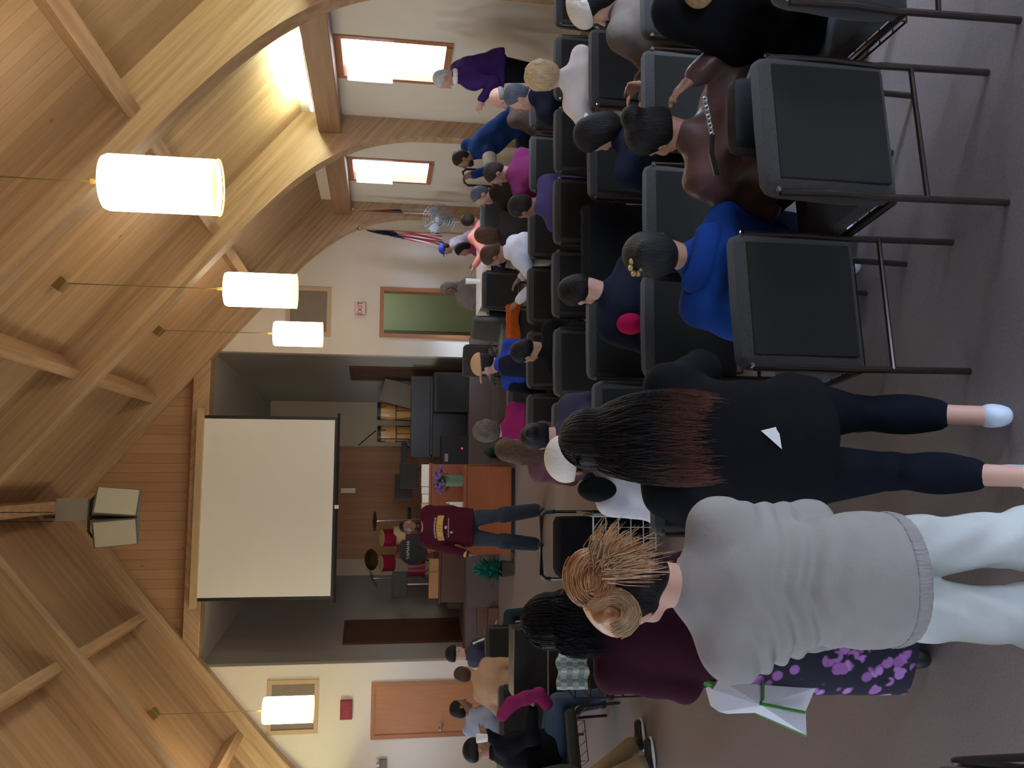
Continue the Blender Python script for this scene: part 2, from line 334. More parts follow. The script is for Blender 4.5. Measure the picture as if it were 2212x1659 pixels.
# stage recess
BY = 18.5; BXR, BXL = 1.52, -2.11; BZ = 4.4
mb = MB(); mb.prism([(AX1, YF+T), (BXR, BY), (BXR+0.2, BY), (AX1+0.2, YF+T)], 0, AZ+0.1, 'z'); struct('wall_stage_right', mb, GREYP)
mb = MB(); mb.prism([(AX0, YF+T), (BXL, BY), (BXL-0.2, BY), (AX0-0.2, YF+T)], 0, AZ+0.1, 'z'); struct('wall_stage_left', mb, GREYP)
mb = MB(); mb.box(BXL-0.2, BXR+0.2, BY, BY+0.2, 0, AZ); struct('wall_stage_back', mb, mat('stage_back_paint', (0.48, 0.43, 0.35), 0.85, var=0.02))
mb = MB(); mb.box(-1.77, 0.57, BY-0.03, BY, 0.55, BZ); struct('wall_stage_panelling', mb, PANELD)
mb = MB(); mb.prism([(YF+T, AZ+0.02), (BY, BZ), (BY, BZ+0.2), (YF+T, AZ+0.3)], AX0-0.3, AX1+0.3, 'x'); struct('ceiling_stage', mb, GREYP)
# stage platform with steps on the left and a low step on the right
mb = MB(); mb.box(-2.30, AX1+0.35, 15.1, BY, 0, 0.55); mb.prism([(-2.30, 15.35), (AX0+0.0, 15.35), (BXL, BY), (-2.3, BY)], 0, 0.55, 'z')
struct('floor_stage', mb, CARPETD)
mb = MB()
for k, z in enumerate((0.18, 0.36)): mb.box(-3.05, -2.30, 15.04+0.13*k, 15.36, 0 if k == 0 else z-0.18, z, 0.01)
struct('trim_steps', mb, MIDW)
mb = MB(); mb.box(0.16, 2.35, 14.1, 15.1, 0, 0.15); struct('floor_low_step', mb, CARPETD)
# doors of the stage side walls (narrow, set in the angled walls)
def angled_door(name, p0, p1, z0, z1, hs):
    p0 = Vector((p0[0], p0[1], 0)); p1 = Vector((p1[0], p1[1], 0)); d = (p1-p0); L = d.length; a = math.atan2(d.y, d.x)
    mb = MB(); mb.box(0, L, -0.03, 0.03, z0, z1, 0.004)
    o = struct(name, mb, DARKW, loc=(p0.x, p0.y, 0), rot=(0, 0, a))
    k = MB(); k.lathe([(0.0, -0.03), (0.028, -0.02), (0.03, 0.0), (0.012, 0.02), (0.012, 0.05)], (L*hs, 0, z0+0.98), 12, 'y'); k.build('door_knob', CHROME, o)
    k = MB(); k.box(-0.05, 0, -0.045, 0.045, z0, z1+0.05); k.box(L, L+0.05, -0.045, 0.045, z0, z1+0.05); k.box(0, L, -0.045, 0.045, z1, z1+0.05); k.build('door_frame', DARKW, o)
def on_wall(a, b, t): return (a[0]+(b[0]-a[0])*t, a[1]+(b[1]-a[1])*t)
RA, RB = (AX1, YF+T), (BXR, BY); LA, LB = (AX0, YF+T), (BXL, BY)
def tY(a, b, y): return on_wall(a, b, (y-a[1])/(b[1]-a[1]))
angled_door('door_4', tY(RA, RB, 16.02), tY(RA, RB, 16.72), 0.55, 2.64, 0.9)
angled_door('door_5', tY(LA, LB, 15.95), tY(LA, LB, 16.62), 0.55, 2.64, 0.9)
# front doors
mb = MB(); X0, X1, ZT = -4.46, -3.53, 2.16
mb.box(X0, X0+0.07, YF-0.03, YF+0.02, 0, ZT); mb.box(X1-0.07, X1, YF-0.03, YF+0.02, 0, ZT); mb.box(X0+0.07, X1-0.07, YF-0.03, YF+0.02, ZT-0.07, ZT)
d2 = struct('door_2', mb, OAK)
k = MB(); k.box(X0+0.07, X1-0.07, YF-0.012, YF+0.01, 0, ZT-0.07); k.build('door_leaf', OAKD, d2)
k = MB(); k.lathe([(0.0, -0.075), (0.026, -0.07), (0.03, -0.05), (0.012, -0.035), (0.012, 0), (0.03, 0.0)], (X0+0.14, YF-0.012, 0.98), 14, 'y'); k.box(X0+0.13, X0+0.24, YF-0.08, YF-0.065, 0.97, 0.99); k.build('door_handle', CHROME, d2)
mb = MB(); X0, X1, ZT = 2.41, 3.32, 2.15
mb.box(X0, X0+0.07, YF-0.03, YF+T, 0, ZT); mb.box(X1-0.07, X1, YF-0.03, YF+T, 0, ZT); mb.box(X0+0.07, X1-0.07, YF-0.03, YF+T, ZT-0.07, ZT)
d3 = struct('door_3', mb, OAK)
k = MB(); k.box(X0+0.07, X0+0.11, YF+T, YF+T+0.8, 0.01, ZT-0.08, rot=(math.radians(-14), 'Z'), piv=(X0+0.09, YF+T, 1)); k.build('door_leaf', DARKW, d3)
k = MB()
for z in (0.3, 1.1, 1.85): k.box(X0+0.066, X0+0.082, YF+0.04, YF+0.16, z, z+0.1)
k.build('hinges', CHROME, d3)
# green room beyond the doorway
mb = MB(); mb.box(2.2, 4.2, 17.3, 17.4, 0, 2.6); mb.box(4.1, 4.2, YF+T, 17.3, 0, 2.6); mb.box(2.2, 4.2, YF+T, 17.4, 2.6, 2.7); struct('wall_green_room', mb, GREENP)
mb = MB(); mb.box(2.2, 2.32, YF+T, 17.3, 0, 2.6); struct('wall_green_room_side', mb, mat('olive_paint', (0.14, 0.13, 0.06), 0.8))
c = thing('added_room_light', 'unseen light panel added to brighten the green room beyond the doorway', 'ceiling light', (3.3, 16.4, 2.54)); k = MB(); k.box(-0.5, 0.5, -0.15, 0.15, 0.0, 0.05, 0.005); k.build('panel', mat('fill_glow', (0.9, 0.9, 0.85), emit=(1.0, 0.97, 0.85, 6.5)), c)  # added emitter, out of view above the doorway, brightens the green room
# glulam arches
IN = [(5.12, 0), (5.12, 1.5), (5.08, 1.95), (4.98, 2.35), (4.82, 2.7), (4.58, 3.06), (4.28, 3.4), (3.9, 3.76), (3.45, 4.15), (2.6, 4.866), (1.3, 5.958), (0, 7.05)]
OUT = [(5.35, 0), (5.35, 1.5), (5.35, 1.95), (5.35, 2.35), (5.35, 2.7), (5.35, 3.206), (4.95, 3.542), (4.35, 4.046), (3.75, 4.55), (2.9, 5.264), (1.5, 6.44), (0, 7.70)]
def catmull(P, n=4):
    out = []
    for i in range(len(P)-1):
        p = [np.array(P[max(0, min(len(P)-1, i+j))], float) for j in (-1, 0, 1, 2)]
        for k in range(n):
            t = k/n; out.append(tuple(0.5*((2*p[1])+(-p[0]+p[2])*t+(2*p[0]-5*p[1]+4*p[2]-p[3])*t*t+(-p[0]+3*p[1]-3*p[2]+p[3])*t**3)))
    return out+[tuple(P[-1])]
IN = catmull(IN)
def lin(P, n=4): return [tuple(np.array(P[i])+(np.array(P[i+1])-np.array(P[i]))*k/n) for i in range(len(P)-1) for k in range(n)]+[P[-1]]
OUT = lin(OUT)
def arch(n, y0, y1, lab):
    mb = MB(); bm = mb.bm
    for s in (1, -1):
        rows = []
        for (a, b) in zip(IN, OUT):
            q = []
            for (d, z), y in ((a, y0), (b, y0), (b, y1), (a, y1)): q.append(bm.verts.new((RX+s*d, y, z)))
            rows.append(q)
        for i in range(len(rows)-1):
            for k in range(4): bm.faces.new((rows[i][k], rows[i][(k+1) % 4], rows[i+1][(k+1) % 4], rows[i+1][k]))
        bm.faces.new(rows[0][::-1])
    o = struct('trim_%d' % n, mb, GLULAM); o['label'] = lab; return o
AY = [(14.98, 15.2), (11.28, 11.5), (7.58, 7.8), (3.88, 4.1), (0.18, 0.4), (-3.5, -3.28)]
LB_ = ['glulam arch against the front gable wall', 'second glulam arch back from the stage', 'third glulam arch back from the stage', 'fourth glulam arch', 'fifth glulam arch', 'glulam arch at the rear wall']
for n, ((a, b), l) in enumerate(zip(AY, LB_)): arch(n+1, a, b, l)
# purlins between the arches, ridge beam, headers
n = 7
def purlin(d, s, y0, y1, w, h):
    global n
    ang = math.atan(0.84); mb = MB()
    zc = deckz(d); c = Vector((RX+s*d, 0, zc)); nrm = Vector((s*math.sin(ang), 0, math.cos(ang))); tan = Vector((s*math.cos(ang), 0, -math.sin(ang)))
    P = [c+tan*w/2, c-tan*w/2, c-tan*w/2-nrm*h, c+tan*w/2-nrm*h]
    mb.prism([(p.x, p.z) for p in P], y0, y1); struct('trim_%d' % n, mb, GLUY); n += 1
for (fa, fb) in zip(AY[:-1], AY[1:]):
    for s in (1, -1):
        for d in (1.95, 3.85): purlin(d, s, fb[1], fa[0], 0.13, 0.30)
        # header beam along the wall head, a cove above it
        mb = MB(); xa, xb = sorted((RX+s*5.08, RX+s*5.35)); mb.box(xa, xb, fb[1], fa[0], 2.68, 2.98, 0.01); struct('trim_%d' % n, mb, GLUD); n += 1
mb = MB(); mb.prism([(RX-0.09, 7.12), (RX+0.09, 7.12), (RX+0.09, 7.63), (RX-0.09, 7.63)], YB, AY[0][0]); struct('trim_%d' % n, mb, GLULAM); n += 1
mb = MB(); mb.box(AX0-0.02, AX1+0.02, 15.05, YF+T, AZ, AZ+0.27, 0.01); struct('trim_%d' % n, mb, GLULAM); n += 1
mb = MB(); mb.box(AX0+0.3, AX1-0.3, YF-0.02, YF+0.02, AZ+0.27, AZ+0.33); struct('trim_%d' % n, mb, OAK); n += 1
# cove strips: the fluorescent lamps behind the headers
TUBEL = mat('cove_tube', (0.9, 0.9, 0.8), emit=(0.95, 1.0, 0.62, 110.0))
def cove(s, y0, y1, lab):
    c = thing('cove_light', lab, 'ceiling light', (RX+s*5.2, (y0+y1)/2, 2.98))
    k = MB(); k.box(-0.04, 0.04, -(y1-y0)/2, (y1-y0)/2, 0, 0.03); k.build('housing', WHITE, c)
    k = MB(); k.tube([(0, -(y1-y0)/2+0.05, 0.055), (0, (y1-y0)/2-0.05, 0.055)], 0.02, 10); k.build('fluorescent_tube', TUBEL, c)
cove(1, 9.2, 10.9, 'strip light glowing behind the wall beam above the large right window')
cove(1, 4.6, 6.9, 'strip light behind the wall beam nearest the camera at right')
cove(-1, 12.2, 14.4, 'strip light behind the left wall beam beside the front wall')
cove(-1, 4.6, 6.9, 'strip light behind the left wall beam nearest the camera')
# recessed wood-framed grilles high on the front wall
def wall_grille(x0, x1, z0, z1, lab):
    c = thing('wall_grille', lab, 'speaker grille', ((x0+x1)/2, YF, z0)); w = (x1-x0)/2; h = z1-z0
    k = MB(); k.box(-w, -w+0.07, -0.03, 0, 0, h); k.box(w-0.07, w, -0.03, 0, 0, h); k.box(-w+0.07, w-0.07, -0.03, 0, 0, 0.07); k.box(-w+0.07, w-0.07, -0.03, 0, h-0.07, h); k.build('frame', mat('pale_oak', (0.50, 0.36, 0.22), 0.6), c)
    k = MB(); k.box(-w+0.07, w-0.07, -0.012, 0, 0.07, h-0.07); k.build('grille_cloth', mat('taupe_cloth', (0.22, 0.18, 0.14), 0.95), c)
wall_grille(2.40, 3.27, 3.0, 3.77, 'taupe cloth grille in pale frame on front wall above the open doorway')
wall_grille(-4.32, -3.44, 3.03, 3.87, 'taupe cloth grille in pale frame on front wall behind a lit pendant, left of stage')
# EXIT signs
REDS = mat('exit_red', (0.20, 0.015, 0.03), 0.5, emit=(0.9, 0.05, 0.06, 0.02)); REDP = mat('exit_pale', (0.75, 0.55, 0.5), 0.5)
def exit_sign(x, z, w, h, red, let, lab):
    c = thing('exit_sign', lab, 'sign', (x, YF-0.0, z)); k = MB(); k.box(-w/2, w/2, -0.06, 0, -h/2, h/2, 0.008); k.build('housing', red, c)
    k = MB(); k.box(-w/2+0.01, w/2-0.01, -0.064, -0.06, -h/2+0.012, h/2-0.012); k.build('face', red if red is REDS else REDP, c)
    text('lettering', 'EXIT', h*0.62, let, c, (0, -0.066, 0), (math.radians(90), 0, 0), 0.001)
exit_sign(2.905, 2.49, 0.22, 0.19, mat('sign_housing', (0.5, 0.3, 0.28), 0.5), REDS, 'pale exit sign with red letters above the open doorway')
exit_sign(-3.95, 2.57, 0.32, 0.20, REDS, mat('sign_dim', (0.30, 0.05, 0.07), 0.5), 'dark red exit sign above the closed wooden door')
c = thing('emergency_light', 'small grey emergency light box on front wall left of closed door', 'light', (-4.9, YF, 1.88)); k = MB(); k.box(-0.12, 0.12, -0.07, 0, 0, 0.12, 0.01); k.build('housing', mat('grey_box', (0.15, 0.14, 0.10), 0.5), c)
for sx in (-0.06, 0.06):
    k = MB(); k.lathe([(0.0, -0.03), (0.03, -0.025), (0.035, 0.0), (0.02, 0.03)], (sx, -0.08, 0.14), 14, 'y'); k.build('lamp_head', STEEL, c)
c = None
# pendant lamps
SHADE = mat('shade_glow', (0.9, 0.8, 0.6), emit=(1.0, 0.86, 0.63, 7.6)); RIM = mat('shade_rim', (0.9, 0.75, 0.3), emit=(1.0, 0.78, 0.25, 1.6)); BRASS = mat('brass', (0.35, 0.28, 0.12), 0.35, metal=0.8)
BULB = mat('bulb_glow', (1, 1, 1), emit=(1.0, 0.82, 0.58, 46.0))
def pendant(x, y, z0, z1, lab, r=0.19):
    zc = deckz(x-RX); c = thing('pendant_lamp', lab, 'pendant lamp', (x, y, 0), 0, 'cylinder pendants')
    s = MB(); n_ = 40; prof = [(r, z0), (r*1.02, (z0+z1)/2), (r, z1)]
    s.lathe([(r*0.99, z0), (r, z0+0.03), (r, z1-0.03), (r*0.93, z1)], (0, 0, 0), 40)
    bm = s.bm
    for f in [f for f in bm.faces if len(f.verts) == 40]: bm.faces.remove(f)      # open at top and bottom
    s.build('lamp_shade', SHADE, c, smooth=True)
    s = MB(); s.tube([(r*math.cos(a), r*math.sin(a), z0-0.012) for a in [2*math.pi*k/40 for k in range(41)]], 0.006, 6); s.build('rim', RIM, c)
    s = MB(); s.lathe([(r*0.6, z0+0.02), (r*0.95, z0+0.03)], (0, 0, 0), 40); s.build('diffuser', RIM, c)
    s = MB(); s.lathe([(0.0, z1-0.14), (0.05, z1-0.12), (0.06, z1-0.08), (0.03, z1-0.03), (0.02, z1)], (0, 0, 0), 16); s.build('bulb', BULB, c, smooth=True)
    s = MB(); s.tube([(0, 0, z1), (0, 0, zc-0.02)], 0.006, 6); s.tube([(0, 0, z1-0.02), (0, 0, z1+0.09)], 0.018, 8)
    for k in range(3):
        a = 2*math.pi*k/3; s.tube([(0, 0, z1), (r*0.93*math.cos(a), r*0.93*math.sin(a), z1-0.005)], 0.004, 5)
    s.build('cord', BRASS, c)
    s = MB(); s.box(-0.07, 0.07, -0.07, 0.07, zc-0.10, zc+0.05, 0.01, rot=(math.radians(-38 if x < RX else 38), 'Y')); s.build('canopy', BRASS, c)
pendant(1.95, 5.95, 3.21, 3.94, 'large glowing cylinder pendant nearest the camera, upper right')
pendant(2.02, 9.65, 3.05, 3.80, 'middle glowing cylinder pendant of the right-hand row')
pendant(2.13, 13.35, 3.02, 3.73, 'small far glowing pendant right of the projector screen')
pendant(-3.45, 13.35, 3.00, 3.70, 'glowing cylinder pendant left of the stage near the closed door')
pendant(-3.45, 9.65, 3.00, 3.70, 'pendant of the left-hand row beyond the frame'); pendant(-3.45, 5.95, 3.10, 3.80, 'pendant of the left-hand row beside the camera')
# ceiling spots (two small ones on the left slope)
for (px, py, l) in ((217, 1552, 'small white spotlight on left slope, nearer the second arch'), (270, 1615, 'small white spotlight on left slope, lower down the slope')):
    d = ray(px, py); best = min(((abs((2.05+d[2]*t)-deckz(d[0]*t-RX)), t) for t in np.arange(8, 18, 0.01)))[1]; P = np.array([0, 0, CH])+d*best
    c = thing('spotlight', l, 'spotlight', P, 0, 'ceiling spotlights'); k = MB(); k.lathe([(0.035, -0.12), (0.04, -0.04), (0.02, 0.0), (0.012, 0.03)], (0, 0, 0), 14, R=Matrix.Rotation(0.5, 3, 'X')); k.build('lamp_head', WHITE, c)
    k = MB(); k.box(-0.03, 0.03, -0.03, 0.03, -0.01, 0.03); k.build('mount', WHITE, c)
# ================================================================== FURNITURE AND STAGE THINGS
def make_chair():
    c = thing('church_chair', 'chair', 'chair', (0, 0, 0), 0, 'stacking chairs in rows')
    # origin at floor below the rear face of the back; the sitter faces +y
    s = MB(); s.box(-0.235, 0.235, 0.06, 0.53, 0.40, 0.475, 0.028); s.build('seat', FAB, c, smooth=True)
    # thick contoured front pad with a lumbar bulge, wrapped round top edge
    w = 0.245; prof = [(0.0, 0.40), (0.075, 0.40), (0.10, 0.47), (0.105, 0.55), (0.09, 0.66), (0.07, 0.76), (0.06, 0.825), (0.045, 0.85), (0.02, 0.862), (-0.012, 0.85), (-0.022, 0.82), (-0.02, 0.6), (-0.01, 0.40)]
    s = MB(); bm = s.bm
    xs = [-w, -w+0.012, -w+0.04, 0, w-0.04, w-0.012, w]; sc = [0.45, 0.80, 1, 1, 1, 0.80, 0.45]; kz = [0.915, 0.965, 0.993, 1, 0.993, 0.965, 0.915]
    rows = []
    for x, k, q_ in zip(xs, sc, kz):
        rows.append([bm.verts.new((x, 0.03+(y-0.03)*k, 0.40+(z-0.40)*q_)) for y, z in prof])
    m_ = len(prof)
    for a, b in zip(rows[:-1], rows[1:]):
        for k in range(m_): bm.faces.new((a[k], a[(k+1) % m_], b[(k+1) % m_], b[k]))
    bm.faces.new(rows[0][::-1]); bm.faces.new(rows[-1])
    s.build('backrest', FAB, c, smooth=True)
    s = MB(); s.box(-0.205, 0.205, -0.029, -0.018, 0.42, 0.805, 0.004); s.build('back_panel', FABP, c)
    for sx in (-1, 1):
        s = MB(); x = sx*0.243
        s.tube([(x, -0.0, 0.80), (x, -0.012, 0.60), (x, 0.0, 0.42), (x, -0.005, 0.40), (x*1.0, -0.015, 0.02), (x, -0.015, 0.0)], 0.0125, 8); s.build('rear_leg', TUBE, c, smooth=True)
        s = MB(); s.tube([(x, 0.0, 0.40), (x, 0.50, 0.40), (x, 0.53, 0.385), (x, 0.545, 0.35), (x, 0.56, 0.0)], 0.0125, 8); s.build('front_leg', TUBE, c, smooth=True)
        s = MB(); s.tube([(x*0.99, -0.012, 0.815), (x*0.99, -0.02, 0.812)], 0.009, 8); s.build('bolt', CHROME, c)
    s = MB(); s.tube([(-0.243, -0.012, 0.29), (0.243, -0.012, 0.29)], 0.009, 8); s.build('stretcher', TUBE, c)
    s = MB(); s.tube([(-0.243, 0.545, 0.29), (0.243, 0.545, 0.29)], 0.009, 8); s.build('stretcher', TUBE, c)
    s = MB()
    for y in (0.12, 0.2, 0.28, 0.36, 0.44): s.tube([(-0.2, y, 0.315), (0.2, y, 0.315)], 0.003, 5)
    s.tube([(-0.2, 0.12, 0.39), (-0.2, 0.12, 0.315), (-0.2, 0.44, 0.315), (-0.2, 0.44, 0.39)], 0.004, 5); s.tube([(0.2, 0.12, 0.39), (0.2, 0.12, 0.315), (0.2, 0.44, 0.315), (0.2, 0.44, 0.39)], 0.004, 5)
    s.build('book_rack', TUBE, c)
    return c
CH0 = [None]
def chair(x, y, label, rz=0.0, group='stacking chairs in rows'):
    if CH0[0] is None: CH0[0] = make_chair(); c = CH0[0]
    else: c = copy_tree(CH0[0])
    c.location = (x, y, 0); c.rotation_euler = (0, 0, rz); c['label'] = label; c['group'] = group
    return c
chair(1.15, 2.55, 'charcoal chair nearest the camera, behind the bag with the chain strap', 0.12)
chair(1.74, 2.42, 'charcoal chair under the black fur-hooded coat at the top edge of the photo', 0.0)
chair(0.61, 2.78, 'charcoal chair nearest the aisle in the row closest to the camera, behind the blue sweater', 0.12)
RB = 3.78
for x, l in ((1.79, 'second-row charcoal chair beside the taupe coat'), (2.34, 'second-row charcoal chair under the taupe coat at the top edge'), (1.22, 'second-row chair hidden mostly by the hair bun of the bag owner'), (0.70, 'second-row chair at the aisle, behind the navy jacket with pink hem')):
    chair(x, RB+0.05*(x < 1), l)
RC = 4.83
for x, y, l in ((2.46, RC, 'third-row chair behind the sitter in white with blond curls'), (1.90, RC+.05, 'third-row chair right of the one draped with a dark jacket'), (1.36, RC+.08, 'third-row chair with a dark jacket hung over its back'), (0.81, 4.93, 'third-row chair behind the head bent over the navy jacket'), (0.29, 4.8, 'third-row aisle chair behind the long-haired standing person')):
    chair(x, y, l)
RD = 5.92
for x, y, l in ((2.99, RD, 'fourth-row chair in front of the white top, near the wall'), (2.43, RD, 'fourth-row chair in front of the hair with the white clip'), (1.91, RD+.03, 'fourth-row chair with the magenta shirt two rows ahead'), (1.38, RD+.08, 'fourth-row chair behind the stretched white sleeve'), (0.80, 5.94, 'fourth-row chair nearest the aisle, behind the blue shirt'), (0.27, 6.0, 'fourth-row chair across from the dark bun')):
    chair(x, y, l)
RE = 6.98
for x, y, l in ((2.65, RE, 'fifth-row chair behind the magenta shirt, blue-lit back'), (2.08, RE+.05, 'fifth-row chair behind the dark round head'), (1.52, RE+.1, 'fifth-row chair behind the jeans'), (0.97, 7.1, 'fifth-row chair beside the navy hooded jacket'), (0.43, 7.1, 'fifth-row chair behind the magenta blouse near the aisle'), (3.2, RE, 'fifth-row chair next to the right wall side')):
    chair(x, y, l)
chair(3.55, 5.9, 'chair by the right wall with blue-lit top edge', 0.0)
chair(3.30, 10.75, 'blue-lit chair back beside the grey-haired head, under the pink shirt'); chair(2.30, 10.5, 'blue-lit chair back ahead of the bent brown head')
chair(0.72, 8.25, 'sixth-row chair ahead of the tan cap, at the aisle')
chair(1.38, 8.12, 'sixth-row chair draped with an orange jacket')
chair(2.05, 11.75, 'black chair beside the white-covered table, turned towards it', 2.0); chair(1.75, 13.1, 'black chair in front of the doorway jamb', 2.8)
# left section
LG = 'chairs left of the aisle'
chair(-2.45, 6.25, 'charcoal chair at the bottom left of the photo with light blue edge', 0.35, LG)
chair(-2.35, 8.75, 'chair with pale edge behind the sitter with dark cropped hair and face mask', 0.1, LG)
chair(-1.95, 9.9, 'chair under the sitter with dark cap near the stage', 0.5, LG)
chair(-2.55, 7.32, 'chair under the sitter in black jacket and jeans', -1.1, LG)
chair(-0.93, 1.80, 'dark rounded chair back at the lower left corner of the photo', 0.25, LG)
# dark jackets over chair backs
# black case with chrome edges in the left section
c = thing('equipment_case', 'tall black case with thin chrome edges standing between the left chairs', 'case', (-1.68, 7.9, 0))
s = MB(); s.box(-0.30, 0.30, -0.16, 0.16, 0.02, 0.86, 0.01); s.build('body', BLACK, c)
s = MB()
for z in (0.55, 0.86): s.tube([(-0.31, -0.165, z), (0.31, -0.165, z)], 0.007, 6)
s.build('edging', CHROME, c)
c = thing('wire_rack', 'black wire basket frame on the floor beside the left chairs', 'rack', (float(at(1228, 1430, 6.7)[0]), 6.72, 0))
s = MB()
for z in (0.05, 0.18, 0.31, 0.44, 0.56): s.tube([(-0.25, -0.12, z), (0.25, -0.12, z), (0.25, 0.12, z), (-0.25, 0.12, z), (-0.25, -0.12, z)], 0.006, 6)
for x in (-0.25, -0.08, 0.08, 0.25): s.tube([(x, -0.12, 0.0), (x, -0.12, 0.56)], 0.006, 6)
s.build('frame', TUBE, c)
# ---------------------------------------------------------------- projector screen
c = thing('projector_screen', 'large white projector screen with black border hanging across the stage opening', 'projector screen', (-0.56, 15.0, 0))
P = [at(455, 900, 15.0), at(437, 1297, 15.0), at(730, 897, 15.0), at(722, 1297, 15.0)]
xr, xl, zb = 0.97, -2.10, 2.82
s = MB(); s.box(xl+0.56+0.055, xr+0.56-0.055, -0.004, 0.0, zb+0.05, 5.02); s.build('screen_fabric', mat('screen_white', (0.80, 0.80, 0.77), 0.9, var=0.0), c)
s = MB(); s.box(xl+0.56, xl+0.56+0.055, -0.004, 0.002, zb, 5.02); s.box(xr+0.56-0.055, xr+0.56, -0.004, 0.002, zb, 5.02); s.box(xl+0.56+0.055, xr+0.56-0.055, -0.004, 0.002, zb, zb+0.05); s.build('border', BLACK, c)
s = MB(); s.tube([(xl+0.5, 0, zb-0.015), (xr+0.62, 0, zb-0.015)], 0.022, 10); s.build('weight_bar', BLACK, c)
s = MB(); s.box(-0.03, 0.03, -0.03, -0.02, zb-0.05, zb+0.02); s.build('pull_tab', PAPER, c)
s = MB(); s.box(xl+0.45, xr+0.68, -0.06, 0.06, 5.02, 5.14, 0.01); s.build('housing', mat('screen_case', (0.5, 0.36, 0.2), 0.5), c)
# ---------------------------------------------------------------- hanging loudspeakers
c = thing('loudspeaker_cluster', 'pair of cream-faced loudspeakers hanging from the ridge beam in front of the gable', 'speaker', (-0.58, 12.0, 0))
CRS = mat('speaker_cream', (0.50, 0.48, 0.38), 0.85, bump=0.3, bscale=300, var=0.02)
for s_, a in ((-1, -22), (1, 22)):
    R = Matrix.Rotation(math.radians(a), 3, 'Z') @ Matrix.Rotation(math.radians(12), 3, 'X')
    s = MB(); s.prism([(-0.19, 0.0), (0.19, 0.0), (0.12, 0.42), (-0.12, 0.42)], 5.22, 5.76, 'z')
    for v in s.bm.verts: v.co = R @ (v.co-Vector((0, 0, 5.5)))+Vector((s_*0.205, 0, 5.5))
    b = s.build('speaker_box', mat('speaker_grey', (0.12, 0.11, 0.10), 0.7), c)
    s = MB(); s.box(-0.175, 0.175, -0.02, 0.0, 5.24, 5.74, 0.006)
    for v in s.bm.verts: v.co = R @ (v.co-Vector((0, 0, 5.5)))+Vector((s_*0.205, 0, 5.5))
    s.build('speaker_grille', CRS, b)
s = MB()
for a in (-0.42, 0.42): s.tube([(a*0.8, 0.1, 5.74), (a*0.45, 0.12, 5.86), (0, 0.12, 5.86)], 0.018, 6)
s.tube([(0, 0.12, 5.80), (0, 0.12, 6.42)], 0.02, 8); s.tube([(-0.06, 0.12, 6.3), (-0.06, 0.12, 7.1)], 0.006, 5); s.tube([(0.06, 0.12, 6.3), (0.06, 0.12, 7.1)], 0.006, 5)
s.build('hanging_bracket', mat('bracket_dark', (0.04, 0.035, 0.03), 0.6), c)
s = MB(); s.box(-0.05, 0.24, 0.05, 0.33, 5.86, 6.26, 0.008); s.build('horn_box', mat('speaker_taupe', (0.28, 0.25, 0.22), 0.7), c)
# ---------------------------------------------------------------- central desk and platform extension
c = thing('communion_table', 'wide orange-brown wooden table with solid front panel standing before the stage', 'table', (-0.56, 13.25, 0))
s = MB(); s.box(-0.66, 0.68, 0.0, 0.5, 0.06, 0.76, 0.004); s.build('front_panel', DESKW, c)
s = MB(); s.box(-0.69, 0.71, -0.03, 0.55, 0.76, 0.80, 0.006); s.build('tabletop', DESKW, c)
s = MB(); s.box(-0.64, 0.66, 0.02, 0.5, 0.0, 0.06); s.build('plinth', BLACK, c)
c = thing('organ_desk', 'raised wooden desk behind the table, topped with a row of white binders', 'desk', (-0.56, 13.85, 0))
s = MB(); s.box(-0.66, 0.72, 0.0, 0.35, 0.0, 1.27, 0.004); s.build('body', DESKW, c)
s = MB(); s.box(-0.68, 0.74, -0.03, 0.38, 1.27, 1.305, 0.005); s.build('desk_top', DESKW, c)
bx = 0.72
for k, (w, h) in enumerate(((0.36, 0.115), (0.12, 0.11), (0.14, 0.10), (0.13, 0.11), (0.12, 0.10), (0.15, 0.105), (0.12, 0.11))):
    s = MB(); s.box(-w/2+0.004, w/2-0.004, -0.13, 0.09, 0, h, 0.004); o = s.build('hymn_box', PAPER if k != 3 else mat('yellowed_paper', (0.55, 0.42, 0.2), 0.8), None, loc=(-0.56+bx-w/2, 14.02, 1.305)); bx -= w
    tag(o, ['long white box on the desk top behind the purple flowers', 'white box second from the right on the desk top', 'white box third from the right on the desk top', 'yellowed box on the desk top behind the standing speaker', 'white box on the desk top beside the yellowed one', 'white box on the desk top behind the preacher\'s shoulder', 'leftmost white box on the desk top'][k], 'box', 'white boxes on the desk')
# vase of purple flowers
c = thing('flower_vase', 'green cylinder vase of purple flowers on the wooden table', 'flowers', (-0.10, 13.45, 0.80))
s = MB(); s.lathe([(0.0, 0.0), (0.085, 0.0), (0.09, 0.02), (0.09, 0.27), (0.08, 0.27), (0.08, 0.05)], (0, 0, 0), 24); s.build('vase', mat('green_glaze', (0.10, 0.17, 0.09), 0.5), c, smooth=True)
s = MB()
for k in range(60):
    a = random.uniform(0, 6.28); r = random.uniform(0, 0.17); z = random.uniform(0.22, 0.44); q = (r*math.cos(a), r*math.sin(a), z)
    s.tube([(0, 0, 0.2), (q[0]*.6, q[1]*.6, z-0.06), q], 0.004, 4)
    t = random.uniform(0, 6.28); s.quad(q, (q[0]+0.04*math.cos(t), q[1]+0.04*math.sin(t), z+0.02), (q[0]+0.07*math.cos(t), q[1]+0.07*math.sin(t), z), (q[0]+0.04*math.cos(t+.5), q[1]+0.04*math.sin(t+.5), z-0.01))
s.build('foliage', mat('dark_leaf', (0.03, 0.06, 0.03), 0.6), c)
PUR = mat('purple_petal', (0.22, 0.12, 0.42), 0.8, var=0.3, vscale=40)
